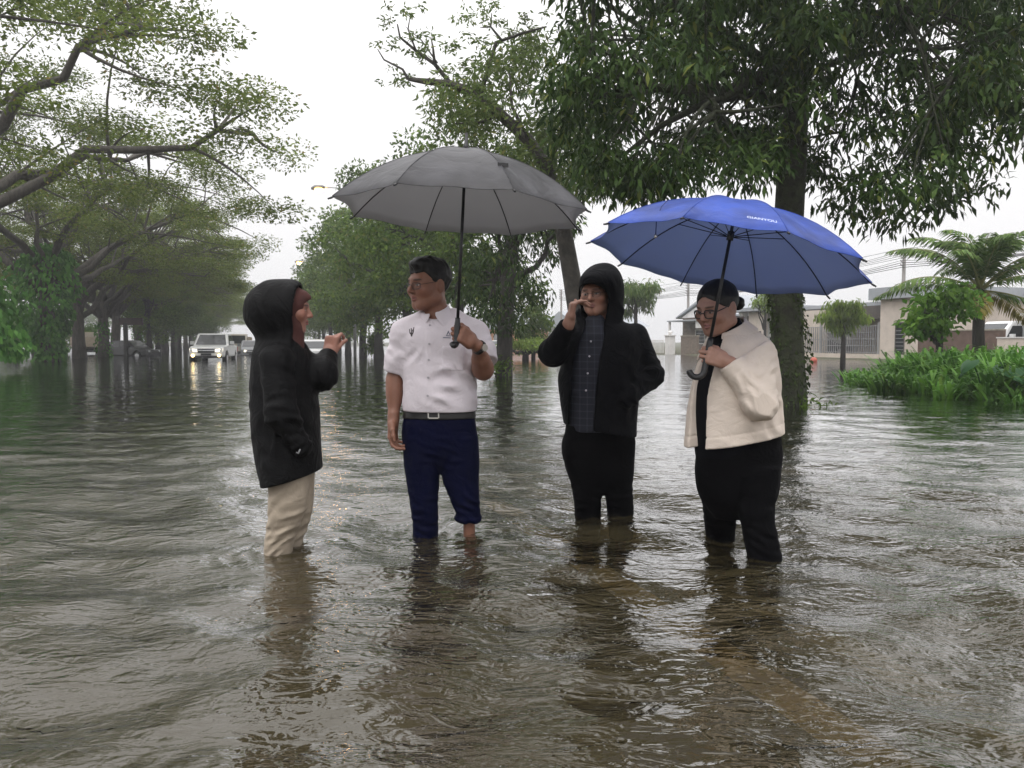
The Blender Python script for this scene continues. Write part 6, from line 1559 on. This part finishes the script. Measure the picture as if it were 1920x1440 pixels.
vehicle('pickup', 'pickup_truck', onroad(403, 43.5), RZV - .12, paint('silver_white_paint', (.62, .62, .61)), 'silver pickup truck with headlights lit, driving through the water', 'pickup', True)
vehicle('sedan', 'sedan_car', onroad(474, 60), RZV, paint('grey_paint', (.22, .23, .24)), 'dark grey car half hidden by the hooded woman', 'car', True)
vehicle('van', 'white_van', onroad(458, 80), RZV, paint('white_paint', (.7, .7, .7)), 'far white van behind the beige lorry', 'van')
vehicle('sedan', 'white_car', onroad(584, 36.5), RZV + math.pi, paint('white_paint', (.7, .7, .7)), 'white car seen from behind, between the hooded woman and the trees', 'car')
vehicle('sedan', 'parked_dark_car', onroad(243, 57), RZV + 1.0, paint('black_paint', (.015, .015, .017)), 'dark car parked under the left trees below the signboard', 'car', group='parked vehicles')
vehicle('sedan', 'porch_car', hframe(1526, HOFF + 2.2) + (.06,), RZ + math.pi / 2 - .4, paint('charcoal_paint', (.05, .052, .056)), 'charcoal car in the porch behind the metal fence', 'car', group='parked vehicles')
vehicle('sedan', 'white_parked_car', hframe(921, HOFF - 5) + (-.25,), RZ, paint('white_paint', (.7, .7, .7)), 'far white car parked beside the dark trunk', 'car', group='parked vehicles')
vehicle('van', 'carport_van', hframe(1898, HOFF + 1.2) + (.05,), RZ - 1.57, paint('white_paint', (.7, .7, .7)), 'white van under the carport at the right edge', 'van', group='parked vehicles')
def lorry(loc, rz, body_m, label, group, box_z=(.95, 2.45), sc=1.0):
    e = empty('lorry', loc, label, 'lorry', group, rz); e.scale = (sc, sc, sc); cab = paint('lorry_cab_paint', (.55, .50, .42))
    b = MB(); b.prism([(-.95, -2.9, .55), (-.95, -2.9, 1.3), (-.95, -2.6, 2.15), (-.95, -1.3, 2.2), (-.95, -1.3, .55)], (0, 0, 0), (1.9, 0, 0)); b.build('cab', cab, e)
    quad(e, 'windscreen', glass_c, [(-.82, -2.89, 1.34), (.82, -2.89, 1.34), (.8, -2.64, 2.05), (-.8, -2.64, 2.05)], .02, (0, -1, .2))
    for s in (-1, 1):
        quad(e, 'side_window', glass_c, [(s*.955, -2.7, 1.35), (s*.955, -1.6, 1.35), (s*.955, -1.6, 2.0), (s*.955, -2.5, 2.0)], .01, (s, 0, 0)); quad(e, 'headlight', unlit, [(s*.9, -2.91, .8), (s*.6, -2.91, .8), (s*.6, -2.91, 1.0), (s*.9, -2.91, 1.0)], .03, (0, -1, 0))
        for y in (-2.1, 1.8): wheel(e, s*.82, y, .40, .26)
    part(e, 'cargo_box', body_m, ((-1.05, -1.2, box_z[0]), (1.05, 3.0, box_z[1])))
    for i in range(9): part(e, 'box_rib', body_m, ((-1.08, -1.1 + i*.5, box_z[0]+.05), (-1.05, -1.02 + i*.5, box_z[1]-.05)), ((1.05, -1.1 + i*.5, box_z[0]+.05), (1.08, -1.02 + i*.5, box_z[1]-.05)))
    part(e, 'chassis', trim_m, ((-.5, -2.8, .5), (.5, 2.95, .72))); part(e, 'bumper', trim_m, ((-.95, -3.02, .42), (.95, -2.92, .66)))
beige_p = mat('beige_box_paint', (.50, .42, .32), .6, .12, 4)
lorry(onroad(447, 64), RZV - .05, beige_p, 'beige lorry following close behind the silver pickup', 'vehicles on the flooded road', (.85, 1.95), .9)
lorry(onroad(163, 66), RZV + 3.3, beige_p, 'beige box lorry parked behind the ivy-lobed tree', 'parked vehicles', (.95, 1.75), 1.0)

# ---------------------------------------------------------------- wet air
b = MB(); b.box((-440, -70, -2.2), (440, 540, 19.5)); hz = b.build('haze', None); hz['kind'] = 'stuff'; tag(hz, 'thin grey rain haze in the air', 'haze')
hm = bpy.data.materials.new('rain_haze'); hm.use_nodes = True; n = hm.node_tree.nodes; n.clear(); o = n.new('ShaderNodeOutputMaterial'); v = n.new('ShaderNodeVolumePrincipled')
v.inputs['Color'].default_value = (.92, .93, .95, 1); v.inputs['Density'].default_value = .0016; v.inputs['Anisotropy'].default_value = .2; hm.node_tree.links.new(v.outputs[0], o.inputs['Volume'])
hz.data.materials.append(hm)
